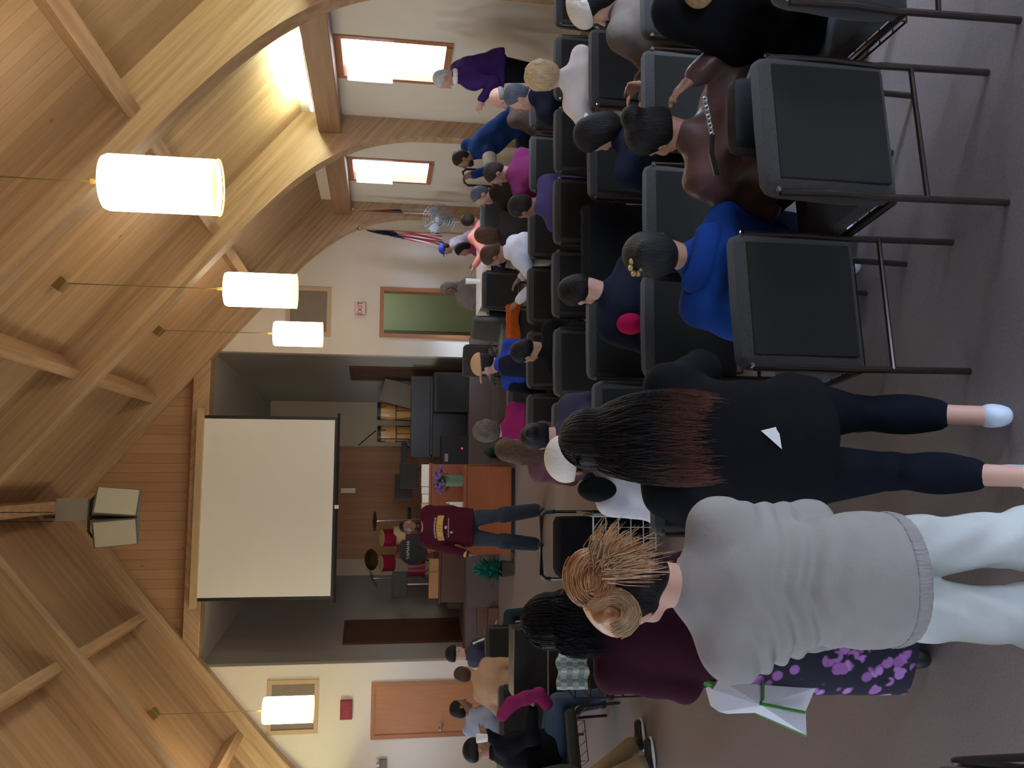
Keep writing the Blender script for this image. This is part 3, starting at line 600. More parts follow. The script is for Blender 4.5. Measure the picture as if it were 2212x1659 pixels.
for k in range(16):
    a = k*2.4; r = 0.20*math.sqrt((k+0.5)/16)+0.02; z = 0.47-r*0.75+random.uniform(-.02, .03); s = MB()
    for j in range(14):
        t = random.uniform(0, 6.28); u = random.uniform(-.3, 1); cx = (0.03*math.cos(t), 0.03*math.sin(t), 0.03*u)
        s.lathe([(0.0, -0.012), (0.013, -0.004), (0.011, 0.008), (0.0, 0.012)], cx, 6)
    s.build('blossom', PUR, c, loc=(r*math.cos(a), r*math.sin(a)-0.02, z), smooth=True)
# open folder and cup on the table
c = thing('paper_folder', 'white folder leaning on the wooden table beside the preacher', 'folder', (-0.55, 13.5, 0.80)); s = MB(); s.box(-0.12, 0.12, -0.006, 0.006, 0.0, 0.20, rot=(math.radians(12), 'X')); s.build('cover', PAPER, c)
s = MB(); s.box(0.10, 0.115, -0.05, 0.05, 0, 0.25, 0.002); s.build('spine', PAPER, c)
# teal plant on the floor and a green plant by the right of the table
def tinsel(name, loc, lab, col, r, h, n_, cat):
    c = thing(name, lab, cat, loc); s = MB()
    for k in range(n_):
        a = random.uniform(0, 6.28); b = random.uniform(0.05, 1.4); rr = r*random.uniform(0.6, 1.05); z0 = h*0.22
        tip = (rr*math.sin(b)*math.cos(a), rr*math.sin(b)*math.sin(a), z0+h*0.75*math.cos(b)*random.uniform(.6, 1)); mid = (tip[0]*0.55, tip[1]*0.55, z0+(tip[2]-z0)*0.7+0.04)
        w = 0.022; px, py = -math.sin(a)*w, math.cos(a)*w
        s.quad((0, 0, z0), (mid[0]+px, mid[1]+py, mid[2]), tip, (mid[0]-px, mid[1]-py, mid[2]))
    s.build('leaves', col, c)
    s = MB(); s.lathe([(0.0, 0), (r*0.35, 0), (r*0.42, h*0.28), (r*0.38, h*0.28), (r*0.3, 0.03)], (0, 0, 0), 20); s.build('pot', mat('dark_pot', (0.05, 0.03, 0.02), 0.5), c, smooth=True)
TEAL = mat('teal_foil', (0.03, 0.26, 0.19), 0.3, metal=0.4, var=0.5, vscale=14)
tinsel('potted_plant', (-1.45, 13.35, 0), 'bushy plant in shiny teal foil on the floor left of the wooden table', TEAL, 0.31, 0.72, 420, 'plant')
tinsel('potted_plant', (0.34, 13.5, 0), 'dark green plant at the right side of the wooden table', mat('leaf_green', (0.02, 0.06, 0.012), 0.5, var=0.4), 0.22, 0.5, 260, 'plant')
# ---------------------------------------------------------------- drum kit on the riser
mb = MB(); mb.box(-2.30, -0.9, 16.3, 17.9, 0.55, 0.97, 0.005); o = mb.build('drum_riser', DARKW); tag(o, 'dark wooden riser carrying the drum kit at the back left of the stage', 'riser')
mb = MB(); mb.box(-2.46, -2.31, 16.1, 16.9, 0.55, 0.81, 0.005); o = mb.build('choir_step', DARKW); tag(o, 'dark wooden step beside the drum riser near the stage side wall', 'step')
REDL = mat('red_lacquer', (0.20, 0.01, 0.025), 0.25, var=0.1); SKIN_D = mat('drum_head', (0.45, 0.33, 0.16), 0.6); BRZ = mat('bronze', (0.16, 0.11, 0.05), 0.35, metal=0.9)
def P3(px, py, Y): return [float(v) for v in at(px, py, Y)]
kit = thing('drum_kit', 'red drum kit with black bass drum and bronze cymbals behind the preacher', 'drum kit', (-1.35, 16.9, 0.97))
def kit_build(name, s, m, parent=kit, smooth=False):
    for v in s.bm.verts: v.co -= Vector((-1.35, 16.9, 0.97))
    return s.build(name, m, parent, smooth=smooth)
bc = P3(893, 1188, 16.55)
s = MB(); s.lathe([(0.27, -0.2), (0.285, -0.2), (0.285, 0.2), (0.27, 0.2)], (bc[0], 16.75, bc[2]), 36, 'y'); bd = kit_build('bass_drum', s, REDL, smooth=True)
s = MB(); s.lathe([(0.0, 0.0), (0.272, 0.0), (0.272, 0.01), (0.0, 0.01)], (bc[0], 16.545, bc[2]), 36, 'y'); kit_build('drum_skin', s, BLACK, bd)
o = text('lettering', 'YAMAHA', 0.085, mat('white_print', (0.7, 0.7, 0.7), 0.5), bd, (bc[0]+1.35, 16.53-16.9, bc[2]+0.10-0.97), (math.radians(90), 0, 0))
for (px, py, r) in ((838, 1162, 0.165), (836, 1217, 0.155)):
    q = P3(px, py, 16.6); R = Matrix.Rotation(math.radians(18), 3, 'X'); s = MB(); s.lathe([(0.0, -0.12), (r, -0.12), (r, 0.12), (r*0.96, 0.12)], (q[0], 16.65, q[2]), 28, R=R); tm = kit_build('tom_drum', s, REDL, smooth=True)
    s = MB(); s.lathe([(0.0, 0.118), (r*0.97, 0.118), (r*0.97, 0.125), (0.0, 0.125)], (q[0], 16.65, q[2]), 28, R=R); kit_build('drum_skin', s, SKIN_D, tm)
    s = MB(); s.tube([(q[0], 16.7, q[2]-0.1), (bc[0], 16.75, bc[2]+0.28)], 0.014, 8); kit_build('tom_mount', s, CHROME)
q = P3(862, 1158, 16.5); s = MB(); s.lathe([(0.0, -0.12), (0.17, -0.12), (0.17, 0.10), (0.0, 0.10)], (q[0], 16.7, q[2]), 28); kit_build('snare_drum', s, SKIN_D, smooth=True)
q = P3(885, 1115, 16.7); s = MB(); s.lathe([(0.0, -0.03), (0.16, -0.03), (0.17, 0.03), (0.0, 0.04)], (q[0], 16.9, q[2]), 20); kit_build('stool_seat', s, BLACK, smooth=True)
for (px, py, r, tx) in ((808, 1126, 0.19, 78), (801, 1209, 0.20, 60), (805, 1250, 0.19, 82)):
    q = P3(px, py, 16.8); R = Matrix.Rotation(math.radians(tx if tx != 78 else 12), 3, 'X') if tx != 82 else Matrix.Rotation(math.radians(-25), 3, 'Y')
    if tx == 60: R = Matrix.Rotation(math.radians(40), 3, 'X')
    s = MB(); s.lathe([(0.0, 0.02), (0.03, 0.018), (0.05, 0.005), (r, -0.012), (r, -0.014), (0.05, 0.002), (0.0, 0.015)], q, 32, R=R); cy = kit_build('cymbal', s, BRZ, smooth=True)
    s = MB(); s.tube([q, (q[0]+0.03, q[1]+0.05, 1.3)], 0.011, 8)
    for a in (0, 2.1, 4.2): s.tube([(q[0]+0.03, q[1]+0.05, 1.3), (q[0]+0.03+0.25*math.cos(a), q[1]+0.05+0.25*math.sin(a), 0.97)], 0.009, 6)
    kit_build('cymbal_stand', s, CHROME, cy)
s = MB(); q = P3(905, 1230, 16.5); s.lathe([(0.0, -0.17), (0.16, -0.17), (0.16, 0.15), (0.0, 0.15)], (q[0], 16.7, q[2]+0.05), 24); kit_build('floor_tom', s, REDL, smooth=True)
# stage monitor / black box in front of the kit
c = thing('music_stand', 'black music stand in front of the red drum kit', 'music stand', (-2.0, 16.02, 0.55)); q = P3(865, 1244, 16.0)
s = MB(); s.box(-0.235, 0.235, -0.02, 0.02, q[2]-0.55-0.13, q[2]-0.55+0.15, 0.01); s.build('desk', BLACK, c)
s = MB(); s.tube([(0, 0.02, 0.25), (0, 0.02, q[2]-0.6)], 0.014, 8); [s.tube([(0, 0.02, 0.28), (0.26*math.cos(a), 0.26*math.sin(a), 0.0)], 0.01, 6) for a in (0.3, 2.4, 4.5)]; s.build('pole', STEEL, c)
for px, py, l in ((882, 1028, 'black music stand behind the desk, right one'), (872, 1052, 'black music stand behind the desk, left one')):
    q = P3(px, py, 15.6); c = thing('music_stand', l, 'music stand', (q[0], 15.6+(0.2 if py > 1040 else 0), 0.55), 0, 'music stands')
    s = MB(); s.box(-0.23, 0.23, -0.02, 0.0, q[2]-0.55-0.16, q[2]-0.55+0.16, 0.01, rot=(math.radians(-15), 'X')); s.build('desk', BLACK, c)
    s = MB(); s.tube([(0, 0.02, 0.2), (0, 0.02, q[2]-0.65)], 0.014, 8); [s.tube([(0, 0.02, 0.24), (0.26*math.cos(a), 0.26*math.sin(a), 0.0)], 0.01, 6) for a in (0.3, 2.4, 4.5)]; s.build('pole', BLACK, c)
q = P3(873, 985, 17.3); c = thing('keyboard', 'black electronic keyboard on a stand right of the music stands', 'keyboard', (q[0]-0.1, 17.3, 0.55))
s = MB(); s.box(-0.38, 0.38, -0.15, 0.15, q[2]-0.6, q[2]-0.5, 0.01); s.build('case', BLACK, c)
s = MB(); s.tube([(-0.3, 0, 0), (0.3, 0, q[2]-0.6)], 0.014, 8); s.tube([(0.3, 0, 0), (-0.3, 0, q[2]-0.6)], 0.014, 8); s.build('stand', BLACK, c)
# congas
CONG = mat('conga_wood', (0.52, 0.29, 0.10), 0.25, var=0.12)
for i, (py, r) in enumerate(((888, 0.165), (937, 0.15))):
    q = P3(815, py, 16.9); z1 = q[2]; x = q[0]; h = 0.72
    c = thing('conga_drum', ['honey-coloured conga drum nearer the stage side wall', 'slimmer honey-coloured conga drum nearer the projector screen'][i], 'conga drum', (x, 16.9, 0.55), 0, 'congas on stands')
    z1 -= 0.55; s = MB(); s.lathe([(r*0.62, z1-h), (r*0.8, z1-h*0.75), (r*1.08, z1-h*0.38), (r*1.1, z1-h*0.28), (r, z1-0.02)], (0, 0, 0), 28); s.build('shell', CONG, c, smooth=True)
    s = MB(); s.lathe([(r*1.04, z1-0.07), (r*1.06, z1-0.03), (r*1.04, z1), (0, z1+0.002)], (0, 0, 0), 28); s.build('rim', BLACK, c, smooth=True)
    s = MB()
    for a in (0.4, 1.9, 3.5, 5.1): s.box(-0.012+r*1.1*math.cos(a), 0.012+r*1.1*math.cos(a), -0.012+r*1.1*math.sin(a), 0.012+r*1.1*math.sin(a), z1-0.16, z1-0.05)
    s.build('lugs', BLACK, c)
    s = MB()
    for a in (0.5, 2.6, 4.7): s.tube([(r*1.15*math.cos(a), r*1.15*math.sin(a), z1-h*0.5), (r*1.5*math.cos(a), r*1.5*math.sin(a), 0.0)], 0.011, 6)
    s.tube([(r*1.12*math.cos(a), r*1.12*math.sin(a), z1-h*0.5) for a in [k*6.2832/20 for k in range(21)]], 0.009, 6); s.build('stand', BLACK, c)
c = thing('boom_stand', 'black boom microphone stand leaning beside the congas', 'microphone stand', (0.66, 16.4, 0.55)); a = P3(775, 962, 16.4); b = P3(812, 930, 16.5)
s = MB(); s.tube([(0, 0, 0.02), (0, 0, b[2]-0.62)], 0.012, 8); s.tube([(a[0]-0.66, -0.1, a[2]-0.55), (b[0]-0.66, 0.1, b[2]-0.55)], 0.011, 8); [s.tube([(0, 0, 0.25), (0.3*math.cos(t), 0.3*math.sin(t), 0.0)], 0.01, 6) for t in (0.3, 2.4, 4.5)]; s.build('pole', BLACK, c)
# upright piano and amplifier cabinets on the right of the platform
c = thing('upright_piano', 'dark upright piano on the right of the stage platform', 'piano', (1.05, 15.5, 0.55))
s = MB(); s.box(-0.75, 0.75, 0.0, 0.55, 0.0, 0.62, 0.008); s.box(-0.75, 0.75, 0.25, 0.55, 0.62, 1.0, 0.008); s.build('body', mat('piano_black', (0.025, 0.018, 0.014), 0.3), c)
s = MB(); s.box(-0.7, 0.7, -0.02, 0.2, 0.62, 0.66, 0.004); s.build('key_lid', mat('piano_black', (0.025, 0.018, 0.014), 0.3), c)
c = thing('amplifier', 'black amplifier cabinet with small red light beside the wooden desk', 'amplifier', (0.42, 15.15, 0.55))
s = MB(); s.box(-0.25, 0.25, -0.02, 0.3, 0, 0.48, 0.008); s.build('cabinet', BLACK, c)
s = MB(); s.box(0.02, 0.05, -0.03, -0.02, 0.1, 0.13); s.build('power_light', mat('red_led', (0.5, 0.02, 0.02), emit=(1, 0.05, 0.05, 0.8)), c)
s = MB(); s.box(-0.2, -0.06, -0.03, -0.02, 0.36, 0.42); s.build('badge', STEEL, c)
c = thing('amplifier', 'large black amplifier cabinet at the right end of the platform', 'amplifier', (1.45, 15.15, 0.55)); s = MB(); s.box(-0.35, 0.35, -0.04, 0.3, 0, 0.62, 0.01); s.build('cabinet', BLACK, c)
s = MB(); s.box(-0.31, 0.31, -0.05, -0.04, 0.05, 0.57); s.build('grille_cloth', mat('amp_cloth', (0.02, 0.02, 0.02), 0.95), c)
c = thing('leaning_board', 'grey board leaning against the stage side wall behind the piano', 'board', (1.42, 16.5, 0.55)); s = MB(); s.box(-0.22, 0.22, -0.02, 0.02, 0.0, 1.55, 0.004, rot=(math.radians(14), 'Y')); s.build('panel', mat('board_grey', (0.17, 0.15, 0.13), 0.8), c)
# tan wooden boxes at the front left of the stage
for k, (py, w) in enumerate(((1221, 0.24), (1247, 0.22), (1275, 0.26))):
    q = P3(934, py, 15.56); s = MB(); s.box(-w/2, w/2, -0.08, 0.08, 0, 0.17, 0.006); o = s.build('wooden_box', mat('tan_wood', (0.34, 0.17, 0.07), 0.5, var=0.15), None, loc=(q[0], 15.56, 1.022)); tag(o, ['tan wooden box on the dark shelf nearest the preacher', 'tan wooden box in the middle of the dark shelf', 'tan wooden box at the outer end of the dark shelf'][k], 'box', 'tan boxes on the dark shelf')
c = thing('shelf_unit', 'low dark shelf unit at the front left of the stage', 'shelf', (-1.75, 15.62, 0.55)); s = MB(); s.box(-0.5, 0.5, -0.18, 0.06, 0, 0.44, 0.006); s.build('body', DARKW, c); s = MB(); s.box(-0.52, 0.52, -0.2, 0.08, 0.44, 0.47, 0.004); s.build('shelf_top', DARKW, c)
s = MB(); s.box(-0.05, 0.05, -0.02, 0.0, 0, 0.30); q = at(745, 1060, 18.3); o = s.build('wall_plate', PAPER, None, loc=(q[0], 18.45, 2.6)); tag(o, 'short pale strip on the panelling just below the screen', 'strip')
# ---------------------------------------------------------------- flags and fan in the right corner
def flag(name, px0, py0, lab, kind):
    q = at(px0, py0, 14.6); x, y = float(q[0]), 14.6; zt = float(q[2])
    c = thing(name, lab, 'flag', (x, y, 0))
    s = MB(); s.tube([(0, 0, 0.04), (0, 0, zt-0.08)], 0.014, 8); s.build('pole', mat('gold_pole', (0.35, 0.2, 0.07), 0.4), c)
    s = MB(); s.lathe([(0.0, zt-0.08), (0.03, zt-0.06), (0.035, zt-0.03), (0.012, zt), (0.0, zt+0.03)], (0, 0, 0), 12); s.build('finial', BRASS, c, smooth=True)
    s = MB(); s.lathe([(0.0, 0.0), (0.16, 0.0), (0.16, 0.02), (0.05, 0.05), (0.02, 0.12)], (0, 0, 0), 20); s.build('base', BRASS, c, smooth=True)
    s = MB(); nz, nu = 22, 26; L = 1.25; grid = []
    for i in range(nz+1):
        t = i/nz; z = zt-0.16-L*t; spread = 0.03+(0.23 if kind == 'stars' else 0.15)*t**0.8; row = []
        for j in range(nu+1):
            u = j/nu; a = u*14.0
            row.append(s.bm.verts.new((-spread*(0.9*u+0.10*math.sin(a))*(1 if kind == 'stars' else 0.6)+(0.0 if kind == 'stars' else 0.08*t), 0.035*math.sin(a*1.3)*min(1, t*3), z-0.10*u*t)))
        grid.append(row)
    m = bpy.data.materials.new(name+'_cloth'); m.use_nodes = True; N = m.node_tree.nodes; Lk = m.node_tree.links
    uvl = s.bm.loops.layers.uv.new('UVMap')
    for i in range(nz):
        for j in range(nu):
            f = s.bm.faces.new((grid[i][j], grid[i][j+1], grid[i+1][j+1], grid[i+1][j]))
            for lp, (a, b) in zip(f.loops, ((i, j), (i, j+1), (i+1, j+1), (i+1, j))): lp[uvl].uv = (b/nu, 1-a/nz)
    uv = N.new('ShaderNodeUVMap'); sp = N.new('ShaderNodeSeparateXYZ'); Lk.new(uv.outputs[0], sp.inputs[0])
    def M2(op, a, b, out=None):
        n_ = N.new('ShaderNodeMath'); n_.operation = op
        for k, v in enumerate((a, b)):
            if isinstance(v, (int, float)): n_.inputs[k].default_value = v
            else: Lk.new(v, n_.inputs[k])
        return n_.outputs[0]
    def mixc(f, a, b):
        n_ = N.new('ShaderNodeMix'); n_.data_type = 'RGBA'; Lk.new(f, n_.inputs['Factor'])
        for k, v in (('A', a), ('B', b)):
            if isinstance(v, tuple): n_.inputs[k].default_value = v
            else: Lk.new(v, n_.inputs[k])
        return n_.outputs['Result']
    u, v = sp.outputs[0], sp.outputs[1]
    if kind == 'stars':
        st = M2('LESS_THAN', M2('FRACT', M2('MULTIPLY', M2('ADD', u, M2('MULTIPLY', v, 0.35)), 6.5), 0), 0.5)
        base = mixc(st, (0.75, 0.70, 0.66, 1), (0.50, 0.02, 0.04, 1))
        vo = N.new('ShaderNodeTexVoronoi'); vo.inputs['Scale'].default_value = 14; Lk.new(uv.outputs[0], vo.inputs[0])
        can = mixc(M2('LESS_THAN', vo.outputs['Distance'], 0.2), (0.012, 0.018, 0.06, 1), (0.7, 0.7, 0.7, 1))
        colr = mixc(M2('GREATER_THAN', M2('ADD', v, M2('MULTIPLY', u, 0.15)), 0.66), base, can)
    else:
        base = mixc(M2('GREATER_THAN', v, 0.45), (0.66, 0.60, 0.52, 1), (0.02, 0.03, 0.10, 1))
        cross = M2('MULTIPLY', M2('LESS_THAN', M2('ABSOLUTE', M2('SUBTRACT', v, 0.68), 0), 0.09), M2('LESS_THAN', M2('ABSOLUTE', M2('SUBTRACT', u, 0.45), 0), 0.3))
        colr = mixc(cross, base, (0.50, 0.02, 0.05, 1))
    Lk.new(colr, N['Principled BSDF'].inputs['Base Color']); N['Principled BSDF'].inputs['Roughness'].default_value = 0.6
    o = s.build('cloth', m, c, smooth=True)
flag('striped_flag', 772, 494, 'red and white striped flag with dark blue canton hanging from a pole', 'stars')
flag('church_flag', 757, 452, 'dark blue and white flag with red cross beside the arch leg', 'cross')
q = at(948, 475, 14.2); c = thing('floor_fan', 'round pedestal fan standing before the two flags in the right corner', 'fan', (float(q[0]), 14.2, 0))
fz = float(q[2]); s = MB()
for k in range(6):
    rr = 0.05+0.045*k; s.tube([(rr*math.cos(a), -0.07+0.03*(k/5)**2, fz+rr*math.sin(a)) for a in [j*6.2832/32 for j in range(33)]], 0.004, 5)
for j in range(24): a = j*6.2832/24; s.tube([(0.05*math.cos(a), -0.07, fz+0.05*math.sin(a)), (0.275*math.cos(a), -0.04, fz+0.275*math.sin(a)), (0.275*math.cos(a), 0.06, fz+0.275*math.sin(a))], 0.003, 4)
s.build('guard', STEEL, c)
for a0 in (0.3, 2.4, 4.5):
    s = MB(); pts = [(0.04*math.cos(a0), 0.0, fz+0.04*math.sin(a0)), (0.24*math.cos(a0-0.1), 0.02, fz+0.24*math.sin(a0-0.1)), (0.25*math.cos(a0+0.5), -0.02, fz+0.25*math.sin(a0+0.5)), (0.13*math.cos(a0+0.8), -0.02, fz+0.13*math.sin(a0+0.8))]
    s.quad(*pts); [s.bm.verts.new(v.co+Vector((0, 0.004, 0))) for v in list(s.bm.verts)]; s.bm.verts.ensure_lookup_table(); v = s.bm.verts; s.bm.faces.new((v[7], v[6], v[5], v[4]))
    [s.bm.faces.new((v[k], v[(k+1) % 4], v[4+(k+1) % 4], v[4+k])) for k in range(4)]; s.build('blade', mat('fan_blade', (0.12, 0.14, 0.14), 0.4), c)
s = MB(); s.lathe([(0.0, -0.03), (0.07, -0.02), (0.08, 0.1), (0.05, 0.18), (0.0, 0.19)], (0, 0, fz), 20, 'y'); s.build('motor', STEEL, c, smooth=True)
s = MB(); s.tube([(0, 0.08, 0.02), (0, 0.08, fz)], 0.02, 10); s.lathe([(0.0, 0.0), (0.24, 0.0), (0.24, 0.03), (0.03, 0.06)], (0, 0.08, 0), 24); s.build('stand', CHROME, c)
# ---------------------------------------------------------------- white covered table near the doorway
TX, TY = 2.95, 11.9
c = thing('folding_table', 'folding table under a white cloth near the green doorway', 'table', (TX, TY, 0)); s = MB(); s.box(-0.62, 0.62, -0.38, 0.38, 0.70, 0.735, 0.006); s.build('tabletop', WHITE, c)
for sx in (-0.5, 0.5): s = MB(); s.tube([(sx, -0.3, 0), (sx, -0.3, 0.7)], 0.015, 8); s.tube([(sx, 0.3, 0), (sx, 0.3, 0.7)], 0.015, 8); s.build('leg', STEEL, c)
s = MB(); n_ = 40; T0 = []; 
for k in range(n_):
    a = 6.2832*k/n_; cx = max(-1, min(1, 1.42*math.cos(a))); cy = max(-1, min(1, 1.42*math.sin(a))); T0.append((cx*0.64, cy*0.40, 0.74, a))
ring0 = [s.bm.verts.new((x, y, z)) for x, y, z, a in T0]; ring1 = [s.bm.verts.new((x*(1.03+0.02*math.sin(9*a)), y*(1.05+0.03*math.sin(9*a)), 0.58+0.05*math.cos(4*a))) for x, y, z, a in T0]; s.bm.faces.new(ring0)
for k in range(n_): s.bm.faces.new((ring0[k], ring0[(k+1) % n_], ring1[(k+1) % n_], ring1[k]))
o = s.build('tablecloth', WHITE, None, loc=(TX, TY, 0)); tag(o, 'white cloth draped over the folding table, pointed corner hanging', 'tablecloth')
s = MB(); s.lathe([(0.0, 0), (0.03, 0), (0.042, 0.2), (0.0, 0.2)], (0, 0, 0), 16); o = s.build('cup_stack', PAPER, None, loc=(TX-0.25, TY-0.12, 0.742), smooth=True); tag(o, 'stack of white paper cups on the white tablecloth', 'cups')
# ---------------------------------------------------------------- aisle cart with wire basket
c = thing('wire_cart', 'black-handled cart with white wire basket standing in the aisle', 'cart', (-0.62, 6.35, 0))
a = at(1168, 1105, 6.4); b = at(1168, 1250, 6.4); xr, xl, zt = float(a[0])+0.62, float(b[0])+0.62, float(a[2])
s = MB(); s.tube([(xr, 0.02, zt-0.10), (xr, 0.02, zt-0.03), (xr-0.03, 0.02, zt), (xl+0.03, 0.02, zt), (xl, 0.02, zt-0.03), (xl, 0.02, zt-0.07)], 0.018, 10); s.build('handle', BLACK, c, smooth=True)
s = MB()
for x in (xl, xr): s.tube([(x, 0.02, 0.09), (x, 0.02, zt-0.05)], 0.011, 8); s.tube([(x, -0.35, 0.09), (x, -0.35, 0.56), (x, 0.02, 0.60)], 0.008, 8)
s.build('frame', CHROME, c)
s = MB(); zs = [0.10+0.092*k for k in range(6)]; xs = [xl+0.02+(xr-xl-0.04)*k/6 for k in range(7)]
for z in zs: s.tube([(xl+0.02, -0.35, z), (xr-0.02, -0.35, z), (xr-0.02, 0.0, z), (xl+0.02, 0.0, z), (xl+0.02, -0.35, z)], 0.0035 if z < 0.55 else 0.006, 6)
for x in xs: s.tube([(x, 0.0, 0.10), (x, -0.35, 0.10), (x, -0.35, 0.56)], 0.0035, 6)
for k in range(5):
    for x in (xl+0.02, xr-0.02): s.tube([(x, -0.35+0.07*k, 0.10), (x, -0.35+0.07*k, 0.56)], 0.003, 6)
s.build('basket', WIRE, c)
for x in (xl, xr):
    for y in (-0.33, 0.02): s = MB(); s.lathe([(0.0, -0.012), (0.045, -0.012), (0.045, 0.012), (0.0, 0.012)], (x, y, 0.046), 18, 'x'); s.build('wheel', BLACK, c)
s = MB(); s.box(-0.23, 0.22, -0.31, -0.04, 0.115, 0.80, 0.06)
for v in s.bm.verts: v.co += Vector((0.02*math.sin(v.co.z*17), 0.0, 0.0))
o = s.build('duffel_bag', mat('bag_black', (0.006, 0.006, 0.007), 0.9, spec=0.1, bump=0.4, bscale=40), None, loc=(-0.62+(xl+xr)/2, 6.36, 0), smooth=True); tag(o, 'black bag stuffed upright in the wire cart', 'bag')
# a dark cloth bundle on the front chair row
s = MB(); s.box(-0.1, 0.1, -0.06, 0.06, 0, 0.12, 0.03); o = s.build('blue_cloth', mat('blue_cloth', (0.01, 0.04, 0.35), 0.6), None, loc=(1.76, 2.95, 0.475), smooth=True); tag(o, 'scrap of bright blue cloth on the chair under the fur-hooded coat', 'cloth')
# ================================================================== PEOPLE
def V(*a): return np.array(a, dtype=np.float64)
def unit(v): return v/max(1e-9, np.linalg.norm(v))
def rotz(v, a): c, s = math.cos(a), math.sin(a); return V(v[0]*c-v[1]*s, v[0]*s+v[1]*c, v[2])
class SDF:
    """smooth union of capsules and ellipsoids, meshed with surface nets"""
    def __init__(s): s.p = []
    def cap(s, a, b, ra, rb=None, k=0.03): s.p.append(('c', np.array(a, float), np.array(b, float), ra, ra if rb is None else rb, k)); return s
    def ell(s, c, r, R=None, k=0.03): s.p.append(('e', np.array(c, float), np.array(r, float), np.eye(3) if R is None else R, None, k)); return s
    def cutplane(s, p, n): s.p.append(('p', np.array(p, float), unit(np.array(n, float)), None, None, 0)); return s
    def cutell(s, c, r, R=None, k=0.01): s.p.append(('m', np.array(c, float), np.array(r, float), np.eye(3) if R is None else R, None, k)); return s
    def mesh(s, h, org, disp=None, relax=1):
        lo = np.full(3, 1e9); hi = np.full(3, -1e9)
        for q in s.p:
            if q[0] == 'c':
                r = max(q[3], q[4]); lo = np.minimum(lo, np.minimum(q[1], q[2])-r); hi = np.maximum(hi, np.maximum(q[1], q[2])+r)
            elif q[0] == 'e':
                e = np.abs(q[3]) @ q[2]; lo = np.minimum(lo, q[1]-e); hi = np.maximum(hi, q[1]+e)
        lo -= 4*h+0.02; hi += 4*h+0.02
        n = np.ceil((hi-lo)/h).astype(int)+1
        ax = [lo[i]+h*np.arange(n[i]) for i in range(3)]
        D = np.full(tuple(n), 0.2, dtype=np.float32)
        for q in s.p:
            k = q[5]; mg = k+3*h
            if q[0] == 'c':
                r = max(q[3], q[4]); a = np.minimum(q[1], q[2])-r-mg; b = np.maximum(q[1], q[2])+r+mg
            elif q[0] in 'em':
                e = np.abs(q[3]) @ q[2]; a = q[1]-e-mg; b = q[1]+e+mg
            else: a, b = lo, hi
            i0 = np.clip(np.floor((a-lo)/h).astype(int), 0, n-1); i1 = np.clip(np.ceil((b-lo)/h).astype(int)+1, 1, n)
            if np.any(i1 <= i0): continue
            sl = tuple(slice(i0[i], i1[i]) for i in range(3))
            X = ax[0][sl[0]][:, None, None]; Y = ax[1][sl[1]][None, :, None]; Z = ax[2][sl[2]][None, None, :]
            if q[0] == 'c':
                A, B = q[1], q[2]; ba = B-A; L2 = max(1e-9, ba@ba)
                t = np.clip(((X-A[0])*ba[0]+(Y-A[1])*ba[1]+(Z-A[2])*ba[2])/L2, 0, 1)
                d = np.sqrt((X-A[0]-ba[0]*t)**2+(Y-A[1]-ba[1]*t)**2+(Z-A[2]-ba[2]*t)**2)-(q[3]+(q[4]-q[3])*t)
            elif q[0] in 'em':
                R = q[3]; dx, dy, dz = X-q[1][0], Y-q[1][1], Z-q[1][2]
                u = [(R[0, i]*dx+R[1, i]*dy+R[2, i]*dz)/q[2][i] for i in range(3)]
                k0 = np.sqrt(u[0]**2+u[1]**2+u[2]**2); k1 = np.sqrt((u[0]/q[2][0])**2+(u[1]/q[2][1])**2+(u[2]/q[2][2])**2)
                d = k0*(k0-1)/np.maximum(k1, 1e-6)
            else:
                d = -((X-q[1][0])*q[2][0]+(Y-q[1][1])*q[2][1]+(Z-q[1][2])*q[2][2])
                D = np.maximum(D, d.astype(np.float32)); continue
            sub = D[sl]
            if q[0] == 'm': D[sl] = np.maximum(sub, -d)
            elif k > 0:
                hh = np.maximum(k-np.abs(sub-d), 0)/k; D[sl] = np.minimum(sub, d)-hh*hh*k*0.25
            else: D[sl] = np.minimum(sub, d)
        if disp is not None: D = D+disp(ax[0][:, None, None], ax[1][None, :, None], ax[2][None, None, :]).astype(np.float32)
        return nets(D, lo, h, org, relax)
